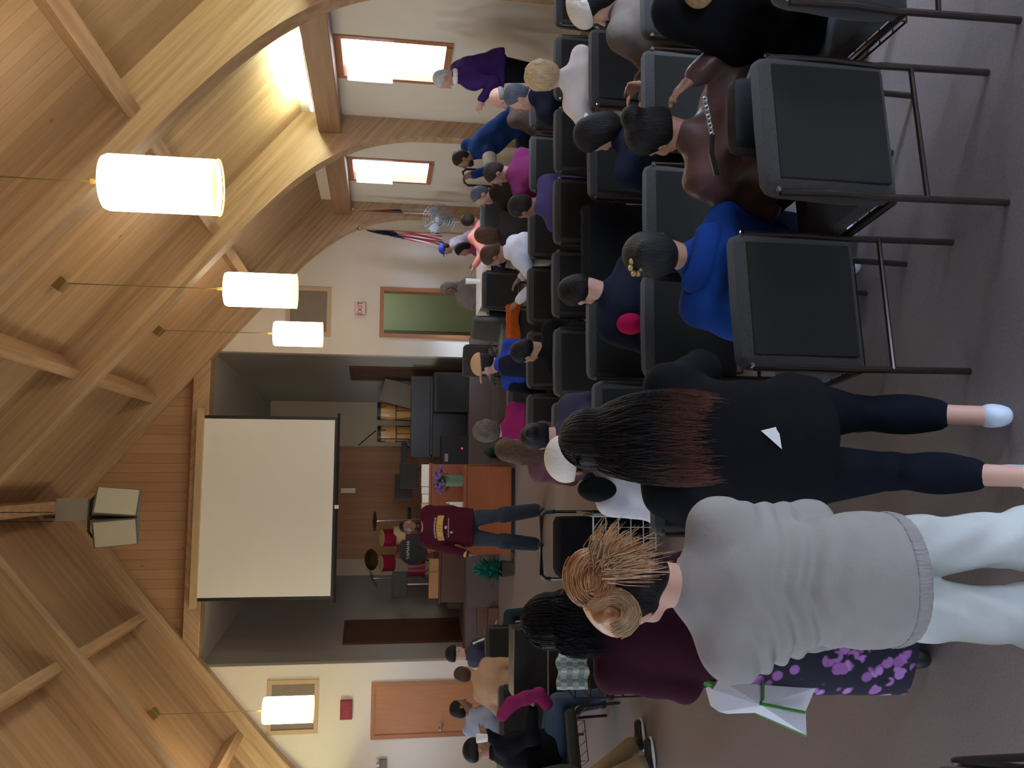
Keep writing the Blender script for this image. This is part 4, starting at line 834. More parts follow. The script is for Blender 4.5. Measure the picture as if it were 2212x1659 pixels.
def nets(D, lo, h, org, relax=1):
    S = D < 0; n = D.shape
    cnt = np.zeros((n[0]-1, n[1]-1, n[2]-1), np.int8)
    OFF = [(i, j, k) for i in (0, 1) for j in (0, 1) for k in (0, 1)]
    for (i, j, k) in OFF: cnt += S[i:n[0]-1+i, j:n[1]-1+j, k:n[2]-1+k]
    idx = np.argwhere((cnt > 0) & (cnt < 8)); m = len(idx)
    if m == 0: return None
    vid = np.full(cnt.shape, -1, np.int64); vid[idx[:, 0], idx[:, 1], idx[:, 2]] = np.arange(m)
    Vv = np.stack([D[idx[:, 0]+i, idx[:, 1]+j, idx[:, 2]+k] for (i, j, k) in OFF], 1)
    acc = np.zeros((m, 3)); c = np.zeros(m); O = np.array(OFF, float)
    for a in range(8):
        for b in range(a+1, 8):
            if abs(O[a]-O[b]).sum() != 1: continue
            da, db = Vv[:, a], Vv[:, b]; x = (da < 0) != (db < 0); t = np.where(x, da/np.where(x, da-db, 1), 0)
            acc += np.where(x[:, None], O[a]+(O[b]-O[a])*t[:, None], 0); c += x
    P = idx+acc/c[:, None]
    quads = []
    for ax in range(3):
        o1, o2 = [(1, 2), (2, 0), (0, 1)][ax]
        sl0 = [slice(None)]*3; sl1 = [slice(None)]*3; sl0[ax] = slice(0, n[ax]-1); sl1[ax] = slice(1, n[ax])
        A = S[tuple(sl0)]; B = S[tuple(sl1)]; e = np.argwhere(A != B)
        e = e[(e[:, o1] > 0) & (e[:, o2] > 0) & (e[:, o1] < n[o1]-1) & (e[:, o2] < n[o2]-1)]
        if len(e) == 0: continue
        def g(d1, d2):
            f = e.copy(); f[:, o1] -= d1; f[:, o2] -= d2; return vid[f[:, 0], f[:, 1], f[:, 2]]
        q = np.stack([g(1, 1), g(0, 1), g(0, 0), g(1, 0)], 1); flip = ~A[e[:, 0], e[:, 1], e[:, 2]]
        q[flip] = q[flip][:, ::-1]; quads.append(q)
    Q = np.concatenate(quads); Q = Q[(Q >= 0).all(1)]
    for _ in range(relax):
        s = np.zeros_like(P); cc = np.zeros(m)
        for a, b in ((0, 1), (1, 2), (2, 3), (3, 0)):
            for u, w in ((a, b), (b, a)): s += np.stack([np.bincount(Q[:, u], P[Q[:, w], i], minlength=m) for i in range(3)], 1); cc += np.bincount(Q[:, u], minlength=m)
        P = P*0.4+0.6*s/np.maximum(cc, 1)[:, None]
    P = P*h+lo-np.array(org)
    return P, Q
def npmesh(name, P, Q, m, parent, smooth=True):
    me = bpy.data.meshes.new(name); me.from_pydata(P.tolist(), [], Q.tolist()); me.update()
    if smooth: me.polygons.foreach_set('use_smooth', [True]*len(me.polygons))
    return link(name, me, m, parent)
def put(name, S, h, org, m, parent, disp=None, relax=1):
    r = S.mesh(h, org, disp, relax)
    return None if r is None else npmesh(name, r[0], r[1], m, parent)
SK = {'dark': (0.16, 0.075, 0.045), 'brown': (0.26, 0.13, 0.08), 'tan': (0.42, 0.22, 0.14), 'fair': (0.58, 0.33, 0.24), 'pink': (0.56, 0.315, 0.23)}
def skin(k):
    return mat('skin_'+k, SK[k], 0.55, bump=0.08, bscale=250, var=0.06)
def hairm(col, key):
    return mat('hair_'+key, col, 0.5, bump=0.9, bscale=16, var=0.35, vscale=8, stretch=(9, 9, 1.5), spec=0.14)
def cloth(col, key, bump=0.35):
    if 'leather' in key: return mat('cloth_'+key, col, 0.38, bump=0.8, bscale=9, var=0.25, vscale=7)
    return mat('cloth_'+key, tuple(c*(0.6 if sum(col) < 0.15 else 1) for c in col), 0.95, bump=bump, bscale=22, var=0.10, vscale=9, spec=0.12)
HAIRC = {'black': (0.010, 0.008, 0.008), 'dark': (0.022, 0.014, 0.010), 'brown': (0.07, 0.035, 0.02), 'grey': (0.22, 0.21, 0.20), 'saltpepper': (0.020, 0.019, 0.020), 'blond': (0.55, 0.40, 0.22), 'white': (0.55, 0.55, 0.56), 'bluegrey': (0.10, 0.12, 0.16), 'greybrown': (0.12, 0.09, 0.08)}
def ik(a, b, l1, l2, pole):
    d = b-a; L = min(np.linalg.norm(d), (l1+l2)*0.999); u = unit(d); b = a+u*L
    x = (l1*l1-l2*l2+L*L)/(2*L); hgt = math.sqrt(max(0, l1*l1-x*x)); p = pole-(pole@u)*u; p = unit(p) if np.linalg.norm(p) > 1e-4 else unit(np.cross(u, V(0, 0, 1)))
    return a+u*x+p*hgt, b
def add_hand(S, w, fd, nrm, side, k=1.0, rmin=0.0085, curl=0.5):
    """hand at wrist w pointing fd, palm facing nrm; side +1 puts the thumb towards cross(fd, nrm)"""
    fd = unit(fd); nrm = unit(nrm-(nrm@fd)*fd); sd = np.cross(fd, nrm)*side
    S.cap(w, w+fd*0.05*k, 0.024*k, 0.024*k, 0.01)
    for j, o in enumerate((-0.028, -0.01, 0.010, 0.028)):
        S.cap(w+fd*0.02*k+sd*o*0.6*k, w+fd*0.085*k+sd*o*k, 0.016*k, 0.013*k, 0.006)
    r = max(0.0088*k, rmin)
    for o, L in ((0.030, 0.068), (0.010, 0.078), (-0.011, 0.073), (-0.031, 0.056)):
        a = w+fd*0.088*k+sd*o*k; d1 = unit(fd+nrm*curl*0.5+sd*o*2.0); b = a+d1*L*0.5*k; d2 = unit(fd+nrm*curl*1.7); c = b+d2*L*0.5*k
        S.cap(a, b, r, r*0.95, 0.003); S.cap(b, c, r*0.95, r*0.8, 0.003)
    a = w+fd*0.025*k+sd*0.02*k; b = a+(fd*0.6+sd*0.8)*0.035*k; c = b+unit(fd*0.9+sd*0.35+nrm*0.3)*0.035*k
    S.cap(a, b, r*1.25, r*1.1, 0.006); S.cap(b, c, r*1.1, r*0.9, 0.004)
def Rh(yaw, pitch, roll):
    return np.array(Matrix.Rotation(yaw, 3, 'Z') @ Matrix.Rotation(pitch, 3, 'X') @ Matrix.Rotation(roll, 3, 'Y'))
def person(label, head, base, yaw=0, hyaw=None, hpitch=0, hroll=0, stand=False, top=('grey', (.2, .2, .2)), pants=('navy', (.02, .025, .05)), skn='tan', hair=('short', 'dark'),
           hk=0.92, bulk=1.0, h=0.015, hands=None, feet=None, sleeve='long', group='seated congregation', extra=None, poles=None, shoes=(0.02, 0.02, 0.02), topname='top', coat=0.0, eyes=False, pelz=None, disp=None, shy=0.0, pantl=1.0, nobody=False, hhead=None, elbowdrop=None, pw=1.0, nk=0.045, sole=None, pdisp=None):
    """head: world position of the head centre; base: (x, y) of the pelvis; yaw: body facing, 0 looks towards the stage"""
    head = np.array(head, float); yaw = math.radians(yaw); hy = yaw if hyaw is None else math.radians(hyaw)
    fw = rotz(V(0, 1, 0), yaw); rt = rotz(V(1, 0, 0), yaw); up = V(0, 0, 1)
    pz = pelz if pelz is not None else (0.93*hk*1.05 if stand else 0.57)
    pel = V(base[0], base[1], pz); HR = Rh(hy, math.radians(hpitch), math.radians(hroll)); k = hk
    def HL(x, y, z): return head+HR @ (V(x, y, z)*k)
    neck = head+HR @ (V(0, -0.035, -0.10)*k)
    sp = unit(head-pel); nb = head-0.175*k*unit(sp*0.75+up*0.25)-fw*0.02
    root = thing('person', label, 'person', (base[0], base[1], 0), 0, group); org = (base[0], base[1], 0)
    sd = unit(np.cross(fw, unit(nb-pel))); sd = unit(sd)                   # body right
    tw = math.radians(shy); sd = unit(sd*math.cos(tw)+unit(nb-pel)*math.sin(tw)); fwd = unit(np.cross(unit(nb-pel), sd)); fwd = -fwd if fwd@fw < 0 else fwd
    spn = unit(nb-pel); TL = np.linalg.norm(nb-pel)
    RTm = np.stack([sd, fwd, spn], 1)
    shw = 0.165*k*bulk**0.5
    shL, shR = nb-sd*shw-spn*0.055, nb+sd*shw-spn*0.055
    al, fl = 0.285*k, 0.25*k
    # limbs
    hp = [pel-rt*0.09*k*bulk, pel+rt*0.09*k*bulk]
    legs = []
    for i, s in enumerate((-1, 1)):
        if stand:
            f = V(*feet[i], 0.075) if feet else V(base[0], base[1], 0.075)+rt*s*0.10; f = np.array(f, float)
            kn, an = ik(hp[i], f, 0.45*k*1.05, 0.43*k*1.05, fw)
        else:
            kn = hp[i]+fw*0.40*k+rt*s*0.05; kn[2] = 0.52
            an = (V(*feet[i], 0.08) if feet else V(kn[0], kn[1], 0.08)+fw*0.04)
        legs.append((hp[i], kn, an))
    arms = []
    for i, s in enumerate((-1, 1)):
        sh = (shL, shR)[i]
        if hands and hands[i] is not None: t = np.array(hands[i], float)
        elif stand: t = sh-up*0.50*k+sd*s*0.08+fw*0.05
        else: t = V(*(hp[i]+fw*0.25+rt*(-s)*0.02)[:2], 0.68)
        pole = np.array(poles[i], float) if poles and poles[i] is not None else (-up*0.9-fw*0.4+sd*s*0.5)
        el, wr = ik(sh, t, al, fl, pole); arms.append((sh, el, wr))
    # ---- body: one continuous surface
    B = SDF()
    B.ell(HL(0, -0.012, 0.03), V(.076, .094, .09)*k, HR, 0.02)
    B.ell(HL(0, 0.026, -0.045), V(.056, .062, .072)*k, HR, 0.03)
    B.cap(HL(0, .09, .008), HL(0, .112, -.028), .008*k, .014*k, 0.012); B.cap(HL(-.03, .078, .026), HL(.03, .078, .026), .012*k, .012*k, 0.012)
    B.cap(HL(-.02, .088, -.060), HL(.02, .088, -.060), .008*k, .008*k, 0.006); B.cap(HL(-.018, .086, -.072), HL(.018, .086, -.072), .008*k, .008*k, 0.006)
    B.ell(HL(0, .07, -.104), V(.024, .022, .02)*k, HR, 0.02)
    for s in (-1, 1):
        B.ell(HL(s*.079, -.005, -.005), V(.011, .02, .033)*k, HR, 0.008); B.ell(HL(s*.045, .06, -.025), V(.02, .02, .02)*k, HR, 0.02)
    if eyes:
        for s in (-1, 1): B.cutell(HL(s*.031, .094, .006), V(.017, .012, .010)*k, HR)
    B.cap(HL(0, -.02, -.06), nb, .052*k, .056*k, 0.02)
    B.cap(nb-spn*0.13, pel, .075*k*bulk, .09*k*bulk, 0.04); B.cap(nb, nb-spn*0.14, .05*k, .06*k, 0.02); B.cap(shL-spn*.01, shR-spn*.01, .036*k, .036*k, 0.03)
    for i, s in enumerate((-1, 1)):
        sh, el, wr = arms[i]; B.cap(sh, el, .043*k*bulk**.5, .034*k*bulk**.5, 0.02); B.cap(el, wr, .034*k*bulk**.5, .024*k, 0.02)
        fd = unit(wr-el); inn = unit(-sd*s*0.8-up*0.3); add_hand(B, wr, fd if not stand else unit(fd*0.8-up*0.3), inn if stand else -up, 1 if s < 0 else -1, k, rmin=h*0.72)
        a, kn, an = legs[i]; B.cap(a, kn, .075*k*bulk, .052*k, 0.03); B.cap(kn, an, .050*k, .036*k, 0.02); B.cap(an-up*0.01, an-up*0.04+fw*0.11*k, .028*k, .022*k, 0.02)
        B.ell((kn+an)/2+(an-kn)*-0.15-fw*0.02, V(.048, .055, .10)*k, None, 0.03)
    if not nobody: put('body', B, h, org, skin(skn), root)
    # ---- top
    T = SDF(); g = 0.018+coat
    T.ell(pel+spn*0.02*k, V(.165*k*bulk+g, .125*k*bulk+g, .13*k), RTm, 0.05)
    T.ell(pel+spn*(0.32*TL), V(.148*k*bulk+g, .115*k*bulk+g, TL*0.33), RTm, 0.06)
    T.ell(pel+spn*(0.68*TL), V(.165*k*bulk**.7+g, .115*k*bulk+g, TL*0.34), RTm, 0.06)
    T.cap(shL, shR, .056*k+g*0.6, .056*k+g*0.6, 0.05); T.cap(nb+spn*nk*k, nb-spn*0.06, .064*k, .095*k+g*.4, 0.04)
    for i in range(2): T.cap(nb+spn*0.01, (shL, shR)[i]+spn*.01, .052*k, .058*k, 0.05)
    if stand: T.ell(pel-up*0.05*k, V(.165*k*bulk+g, .125*k*bulk+g, .17*k), None, 0.04); T.cutplane(pel-up*0.075*k, up)
    for i in range(2):
        sh, el, wr = arms[i]; T.cap(sh, el, (.055*k+g*.55)*bulk**.4, (.044*k+g*.5)*bulk**.4, 0.035)
        if sleeve == 'long': T.cap(el, wr-unit(wr-el)*0.01, (.044*k+g*.5)*bulk**.3, .034*k+g*.35, 0.025)
    if disp is None: disp = lambda X, Y, Z: 0.0022*(np.sin(41*Z+15*X+7*Y)+np.sin(27*Z-23*X+11*Y)+np.sin(33*X+9*Z))
    put(topname, T, h, org, cloth(top[1], top[0]), root, disp)
    # ---- trousers
    Pn = SDF(); Pn.ell(pel-up*0.02, V(.165*k*bulk+.008, .12*k*bulk+.006, .12*k), None, 0.04)
    for i in range(2):
        a, kn, an = legs[i]; Pn.cap(a, kn, .096*k*bulk, .070*k, 0.03)
        e = kn+(an-kn)*min(1.0, 0.93*pantl); Pn.cap(kn, e, .070*k*pw, .060*k*pw, 0.02); Pn.ell((kn+an)/2+(an-kn)*-0.17-fw*0.015, V(.053, .058, .12), None, 0.06)
        if pantl < 0.9: Pn.cutplane(e, up) if i == 2 else None
    put('trousers', Pn, h, org, cloth(pants[1], pants[0]), root, pdisp)
    for i in range(2):
        a, kn, an = legs[i]; Sh = SDF(); f2 = an-up*0.035; Sh.cap(f2-fw*0.02, f2+fw*0.15*k, .040*k, .036*k, 0.01); Sh.ell(an-up*0.005, V(.045, .05, .04)*k, None, 0.02); Sh.cutplane((0, 0, max(0.004, 0)), (0, 0, 1))
        put('shoe', Sh, max(h, 0.012), org, mat('shoe_%02d' % int(shoes[0]*99), shoes, 0.4), root)
    if sole:
        for i in range(2):
            a, kn, an = legs[i]; So = SDF(); So.ell(V(an[0], an[1], 0.020)+fw*0.065*k, V(.050, .128, .017), Rh(yaw, 0, 0), 0); put('shoe_sole', So, 0.008, org, WHITE, root)
    if hair: make_hair(root, org, hair[0], hair[1], HL, HR, k, h, fw, spn)
    if eyes:
        for s in (-1, 1):
            e = MB(); c = HL(s*.031, .077, .006); e.lathe([(0, -.012), (.008, -.009), (.012, 0), (.008, .009), (0, .012)], c-np.array(org), 12); eo = e.build('eye', mat('eye_white', (.35, .32, .30), .5), root, smooth=True)
            e = MB(); c = HL(s*.031, .0885, .006); e.lathe([(0, -.004), (.0045, -.002), (.0055, 0), (.0045, .002), (0, .004)], c-np.array(org), 10); e.build('iris', mat('iris', (.02, .012, .01), .2), eo, smooth=True)
    info = dict(root=root, T=T, org=org, HL=HL, HR=HR, arms=arms, legs=legs, pel=pel, nb=nb, sd=sd, fwd=fwd, spn=spn, k=k, fw=fw)
    return info
def make_hair(root, org, style, colk, HL, HR, k, h, fw, spn):
    H = SDF(); hm = hairm(HAIRC[colk], colk); hh = min(h, 0.013)
    def cap_(t=0.0, low=-0.098):
        H.ell(HL(0, -.018, .036), V(.086+t, .102+t, .094+t)*k, HR, 0.02); H.ell(HL(0, -.045, -.02), V(.074+t, .06+t, .07+t)*k, HR, 0.03)
        H.cutplane(HL(0, .045, .045), HR @ V(0, -.82, .5)); H.cutplane(HL(0, 0, low), HR @ V(0, 0, 1))
    name = 'hair'
    if style == 'short': cap_()
    elif style == 'crop': cap_(-0.004, -0.05)
    elif style == 'updo':
        cap_(0.010, -0.105); H.ell(HL(0, -.075, -.005), V(.078, .06, .085)*k, HR, 0.03); H.ell(HL(0.02, -.12, .02), V(.05, .035, .045)*k, HR, 0.02)
    elif style == 'curly':
        cap_(0.012, -0.09)
        for j in range(46):
            a = random.uniform(0, 6.28); b = random.uniform(-0.5, 1.5); p = V(.088*math.cos(a)*math.cos(b), -.03+.1*math.sin(a)*math.cos(b), .03+.1*math.sin(b))
            if p[1] < .05 or p[2] > .07: H.ell(HL(*p), V(.022, .022, .022)*k, HR, 0.01)
    elif style == 'bald':
        H.ell(HL(0, -.018, .0), V(.083, .100, .05)*k, HR, 0.02); H.cutplane(HL(0, .03, 0), HR @ V(0, -1, 0)); H.cutplane(HL(0, 0, -.06), HR @ V(0, 0, 1))
    elif style == 'bob':
        cap_(0.010, -0.2); H.ell(HL(0, -.04, -.05), V(.095, .075, .10)*k, HR, 0.03)
    elif style in ('long', 'ponytail'):
        cap_(0.008, -0.6)
        if style == 'long':
            H.ell(HL(0, -.05, -.06), V(.095, .07, .12)*k, HR, 0.03); q = HL(0, -.06, -.10); H.cap(q, q-V(0, 0, .18*k)-fw*0.045, .075*k, .05*k, 0.04)
            H.cap(q+HR@V(.04, 0, 0), q+HR@V(.05, 0, 0)-V(0, 0, .2*k)-fw*0.03, .05*k, .03*k, 0.03); H.cap(q-HR@V(.04, 0, 0), q-HR@V(.05, 0, 0)-V(0, 0, .2*k)-fw*0.03, .05*k, .03*k, 0.03)
        else:
            q = HL(0, -.10, .03); H.ell(q, V(.035, .04, .035)*k, HR, .02); H.cap(q, q-V(0, 0, .16*k)-fw*.07, .035*k, .012*k, .02)
    elif style == 'bun':
        cap_(0.004, -0.06); H.ell(HL(0, -.115, .055), V(.045, .04, .045)*k, HR, 0.012)
    elif style == 'bigbun':
        cap_(0.006, -0.06); H.ell(HL(0.01, -.10, .10), V(.055, .05, .05)*k, HR, 0.015)
    elif style == 'knit':
        H.ell(HL(0, -.015, .05), V(.096, .112, .10)*k, HR, 0.02); H.cutplane(HL(0, 0.0, .012), HR @ V(0, -.25, 1)); name = 'knit_cap'
    elif style == 'hood':
        H.ell(HL(0, -.03, .01), V(.115, .125, .135)*k, HR, 0.02); H.cap(HL(0, -.06, -.10), HL(0, -.06, -.16), .09*k, .10*k, 0.04); H.cutell(HL(0, .10, -.01), V(.075, .10, .095)*k, HR, 0); name = 'hood'
    r = H.mesh(hh, org)
    if r is not None: npmesh(name, r[0], r[1], hm, root)
def strands(name, m, root, org, gens, r0=0.0022, sides=3):
    """bundle of tapered hair strands; gens yields polylines"""
    P = []; Q = []
    for pts, rr in gens:
        pts = np.array(pts); n = len(pts); base = len(P)
        for i in range(n):
            d = unit(pts[min(i+1, n-1)]-pts[max(i-1, 0)]); a = unit(np.cross(d, V(0.3, 0.5, 0.81))); b = np.cross(d, a); q = rr*(1-0.75*(i/(n-1))**2)
            for j in range(sides):
                t = 2*math.pi*j/sides; P.append(pts[i]+(a*math.cos(t)+b*math.sin(t))*q-np.array(org))
        for i in range(n-1):
            for j in range(sides): Q.append((base+i*sides+j, base+i*sides+(j+1) % sides, base+(i+1)*sides+(j+1) % sides, base+(i+1)*sides+j))
    return npmesh(name, np.array(P), np.array(Q), m, root)
G1 = 'congregation in the right-hand seats'; G2 = 'congregation in the left-hand seats'; G3 = 'people standing in the aisle'
def hd(px, py, Y): return [float(v) for v in at(px, py, Y)]
BLK = ('black', (0.012, 0.012, 0.016)); NAVY = ('navy', (0.014, 0.018, 0.035)); JEAN = ('jeans', (0.06, 0.10, 0.17)); DRK = ('darkgrey', (0.035, 0.033, 0.033))
# ================= row nearest the camera
p7 = person('person in hooded blue sweater seated near the camera with a gold clip in the hair', hd(1418, 548, 3.08), (0.72, 3.02), yaw=-6, hyaw=-25, hpitch=-28, hroll=-6, top=('blue_fleece', (0.010, 0.045, 0.22)), skn='tan', hair=('updo', 'saltpepper'), bulk=1.2, h=0.010, coat=0.014, group=G1, shoes=(0.35, 0.35, 0.38))
S = SDF(); b = p7['nb']+p7['spn']*0.02-p7['fwd']*0.05
for j in range(9): a = math.pi*(0.05+0.9*j/8); q0 = b+p7['sd']*0.105*math.cos(a)-p7['fwd']*0.05*math.sin(a); S.ell(q0+p7['spn']*(-0.015), V(.032, .032, .05), None, .03)
put('hood', S, 0.010, p7['org'], cloth((0.010, 0.045, 0.22), 'blue_fleece'), p7['root'])
s = MB()
cc = p7['HL'](-.035, -.102, .06)-np.array(p7['org'])
for j in range(7):
    a = j*0.9; s.lathe([(0, -.008), (.013, -.003), (.012, .007), (0, .011)], cc+p7['HR'] @ V(.030*math.cos(a), -.012, .020*math.sin(a)), 8)
s.build('hair_clip', mat('gold', (0.6, 0.42, 0.2), 0.3, metal=0.7), p7['root'], smooth=True)
p6 = person('person with high dark hair bun in mauve-brown leather jacket seated nearest row', hd(1418, 290, 3.08), (1.22, 3.02), yaw=2, hyaw=25, hpitch=-15, top=('mauve_leather', (0.12, 0.062, 0.055)), skn='tan', hair=('bigbun', 'black'), bulk=1.12, h=0.010, coat=0.014, group=G1, shoes=(0.35, 0.35, 0.38), disp=lambda X, Y, Z: -0.010*np.abs(np.sin(16*X+11*Z+2.0*np.sin(9*Z)))**3+0.004*np.sin(30*Z-18*X)+0.004,
            hands=[None, hd(1500, 165, 3.0)], poles=[None, (0.6, -0.3, -0.6)])
s = MB(); s.box(-0.15, 0.13, -0.05, 0.05, -0.16, 0.10, 0.045); hb = thing('handbag', 'dark shoulder bag with pale chain strap hanging behind the mauve jacket', 'bag', (1.27, 2.76, 0.77)); s.build('body', mat('bag_navy', (0.006, 0.006, 0.009), 0.7, bump=0.3, bscale=40), hb, smooth=True)
s = MB(); a0, a1 = at(1535, 215, 2.69)-V(1.27, 2.76, .75), at(1550, 292, 2.69)-V(1.27, 2.76, .75)
for j in range(9):
    q0 = a0+(a1-a0)*j/8; s.tube([q0+V(.008*math.cos(t), 0.003*(j % 2), .007*math.sin(t)) for t in [k*6.2832/10 for k in range(11)]], .0026, 6)
s.build('chain', mat('pale_chain', (0.45, 0.5, 0.48), 0.35, metal=0.8), hb)
s = MB(); s.tube([a1, at(1548, 330, 2.71)-V(1.27, 2.76, .75), at(1560, 380, 2.73)-V(1.27, 2.76, .75)], .010, 6); s.build('strap', BLACK, hb)
person('person in black coat with tan fur hood at the top edge of the photo', [1.92, 2.92, 1.16], (1.74, 2.86), yaw=0, top=BLK, pants=BLK, skn='fair', hair=('short', 'brown'), bulk=1.3, h=0.012, coat=0.03, group=G1)
S = SDF()
for j in range(40):
    a = math.pi*(1.05+1.0*j/39); S.ell([1.86+.17*math.cos(a)*1.0, 2.78+.10*math.sin(a)-0.02, 0.98+0.02*math.sin(j*3)], V(.038+.01*(j % 3), .035, .045), None, .02)
fr = put('fur_trim', S, 0.010, (0, 0, 0), mat('fur_tan', (0.36, 0.24, 0.12), 0.95, bump=1.0, bscale=70, var=0.3, vscale=60), None); fr.parent = [o for o in COL.objects if o.get('label', '').startswith('person in black coat with tan fur hood')][0]; fr.location = (-1.74, -2.86, 0)
# ================= second row
p1 = person('person with dark hair under pale cream knit hat at the top edge, taupe coat', hd(1287, 12, 4.15), (2.22, 4.12), yaw=30, hyaw=55, hpitch=-20, top=('taupe_coat', (0.15, 0.12, 0.10)), skn='pink', hair=('bob', 'black'), bulk=1.15, h=0.011, coat=0.02, group=G1)
S = SDF(); HLp, HRp = p1['HL'], p1['HR']; S.ell(HLp(0, -.02, .075), V(.105, .12, .085), HRp, .02); S.cutplane(HLp(0, 0, .05), HRp @ V(0, .15, 1)); put('knit_cap', S, 0.010, p1['org'], mat('cream_knit', (0.72, 0.66, 0.55), 0.95, bump=0.9, bscale=55), p1['root'])
p5 = person('person in dark navy jacket with dark hair held by a white clip, leaning right', hd(1292, 292, 4.2), (1.62, 4.12), yaw=-10, hyaw=30, hpitch=-25, top=NAVY, pants=BLK, skn='tan', hair=('bob', 'black'), bulk=1.0, h=0.012, group=G1, hands=[None, hd(1385, 185, 4.05)], poles=[None, (0.9, -0.3, 0.1)])
cc = p5['HL'](.03, -.107, .05)-np.array(p5['org']); s = MB(); s.box(cc[0]-.035, cc[0]+.035, cc[1]-.008, cc[1]+.002, cc[2]-.009, cc[2]+.009, .003, rot=(0.35, 'Y')); s.build('hair_clip', PAPER, p5['root'])
p8 = person('person in dark navy jacket with crimson shirt hem, head bowed, second row', hd(1256, 628, 4.3), (0.82, 4.1), yaw=-4, hyaw=20, hpitch=-45, hroll=6, top=NAVY, pants=BLK, skn='pink', hair=('short', 'black'), bulk=1.15, h=0.011, coat=0.018, group=G1)
S = SDF(); S.ell(at(1362, 699, 4.10), V(.055, .08, .07), None, .02); put('shirt_hem', S, .011, p8['org'], cloth((0.36, 0.006, 0.06), 'crimson'), p8['root'])
# ================= third row
person('person with big blond curls in white top seated by the right wall', hd(1178, 168, 5.15), (2.46, 5.12), yaw=0, hyaw=10, hpitch=-8, top=('white_knit', (0.72, 0.66, 0.62)), skn='fair', hair=('curly', 'blond'), bulk=1.12, h=0.012, coat=0.01, group=G1, hands=[hd(1300, 250, 5.2), None], poles=[(-0.8, -.2, -.3), None])
person('person with small dark bun in purple-grey jacket, seated near the aisle', hd(1167, 943, 5.15), (0.32, 5.14), yaw=0, hyaw=10, hpitch=-12, top=('purple_grey', (0.05, 0.045, 0.075)), skn='pink', hair=('bun', 'black'), bulk=1.15, h=0.012, group=G1)
# ================= fourth row
person('person in navy jacket with short dark hair behind the blond curls, fourth row', hd(1120, 212, 6.3), (2.92, 6.24), yaw=10, hyaw=60, top=NAVY, skn='pink', hair=('short', 'bluegrey'), bulk=1.1, h=0.013, group=G1)
person('person with round dark hair in violet-blue shirt seated fourth row', hd(1130, 448, 6.3), (2.12, 6.24), yaw=5, hyaw=35, hpitch=-15, top=('violet_blue', (0.07, 0.06, 0.17)), skn='brown', hair=('short', 'dark'), bulk=1.1, h=0.013, group=G1)
person('person with long brown hair in floral maroon jacket seated beside the aisle', hd(1106, 970, 6.25), (0.14, 6.24), yaw=-5, hyaw=-25, hpitch=-15, top=('floral_maroon', (0.14, 0.06, 0.07)), skn='fair', hair=('long', 'brown'), bulk=1.05, h=0.012, group=G1)
person('person all in black with dark hair and pale headband in front of the blue shirt', hd(1137, 760, 6.25), (0.96, 6.26), yaw=5, hyaw=40, hpitch=-30, top=BLK, pants=BLK, skn='tan', hair=('short', 'black'), bulk=1.15, h=0.013, group=G1)
# ================= fifth row
person('old person with thin pinkish-grey hair seated fifth row by the right wall', hd(1083, 212, 7.35), (3.12, 7.28), yaw=5, hyaw=40, hpitch=-12, top=('brownish', (0.07, 0.05, 0.04)), skn='pink', hair=('bald', 'grey'), bulk=1.0, h=0.013, group=G1)
p13 = person('person in magenta sweater with dark hair and white mask seated fifth row', hd(1073, 376, 7.35), (2.66, 7.28), yaw=-5, hyaw=70, hpitch=-15, top=('magenta', (0.14, 0.018, 0.075)), skn='brown', hair=('short', 'dark'), bulk=1.15, h=0.012, group=G1)
person('person in white long-sleeved top and jeans, cropped brown hair, arm stretched left', hd(1066, 553, 7.35), (2.02, 7.28), yaw=50, hyaw=60, hpitch=-22, top=('white_fleece', (0.62, 0.64, 0.70)), pants=JEAN, skn='brown', hair=('short', 'brown'), bulk=1.1, h=0.011, coat=0.012, group=G1, hands=[hd(1120, 650, 7.3), hd(1125, 600, 7.4)], poles=[(-.3, -.3, -.8), (-.3, -.3, -.8)])
person('person with shoulder-length brown hair leaning beside the white sleeve', hd(1052, 508, 8.3), (2.45, 8.35), yaw=0, hyaw=-20, hpitch=-15, top=('dim_brown', (0.05, 0.035, 0.03)), skn='tan', hair=('bob', 'brown'), bulk=1.0, h=0.013, group=G1)
p22 = person('person in tan cap with greying hair, blue shirt under navy hood jacket', hd(1049, 788, 7.5), (0.97, 7.4), yaw=0, hyaw=55, hpitch=-5, top=('royal_blue', (0.03, 0.06, 0.36)), skn='fair', hair=('short', 'saltpepper'), bulk=1.1, h=0.012, group=G1)
HLc, HRc = p22['HL'], p22['HR']; TANC = mat('tan_twill', (0.50, 0.30, 0.16), 0.85)
S = SDF(); S.ell(HLc(0, -.01, .055), V(.094, .110, .085), HRc, .02); S.cutplane(HLc(0, 0, .045), HRc @ V(0, .05, 1)); cp = put('cap', S, .010, p22['org'], TANC, p22['root'])
S = SDF(); S.ell(HLc(0, .125, .05), V(.07, .07, .010), HRc, .01); put('brim', S, .008, p22['org'], TANC, cp)
S = SDF(); n0 = p22['nb']; S.cap(n0-p22['spn']*.08-p22['fw']*.09, p22['pel']-p22['fw']*.07, .12, .15, .03); S.cap(n0-p22['sd']*.17-p22['spn']*.08, p22['arms'][0][1], .075, .07, .03); S.ell(n0-p22['fw']*.06, V(.11, .07, .06), None, .03); S.cutplane(n0-p22['sd']*-.03, -p22['sd']+V(0, -.25, 0)); put('hooded_jacket', S, .013, p22['org'], cloth(NAVY[1], 'navy'), p22['root'])
person('person with fluffy greying brown hair in magenta blouse near the aisle', hd(1058, 932, 7.4), (0.42, 7.4), yaw=0, hyaw=5, hpitch=-6, top=('bright_magenta', (0.24, 0.015, 0.09)), skn='fair', hair=('curly', 'greybrown'), bulk=1.0, h=0.012, hk=1.0, group=G1)
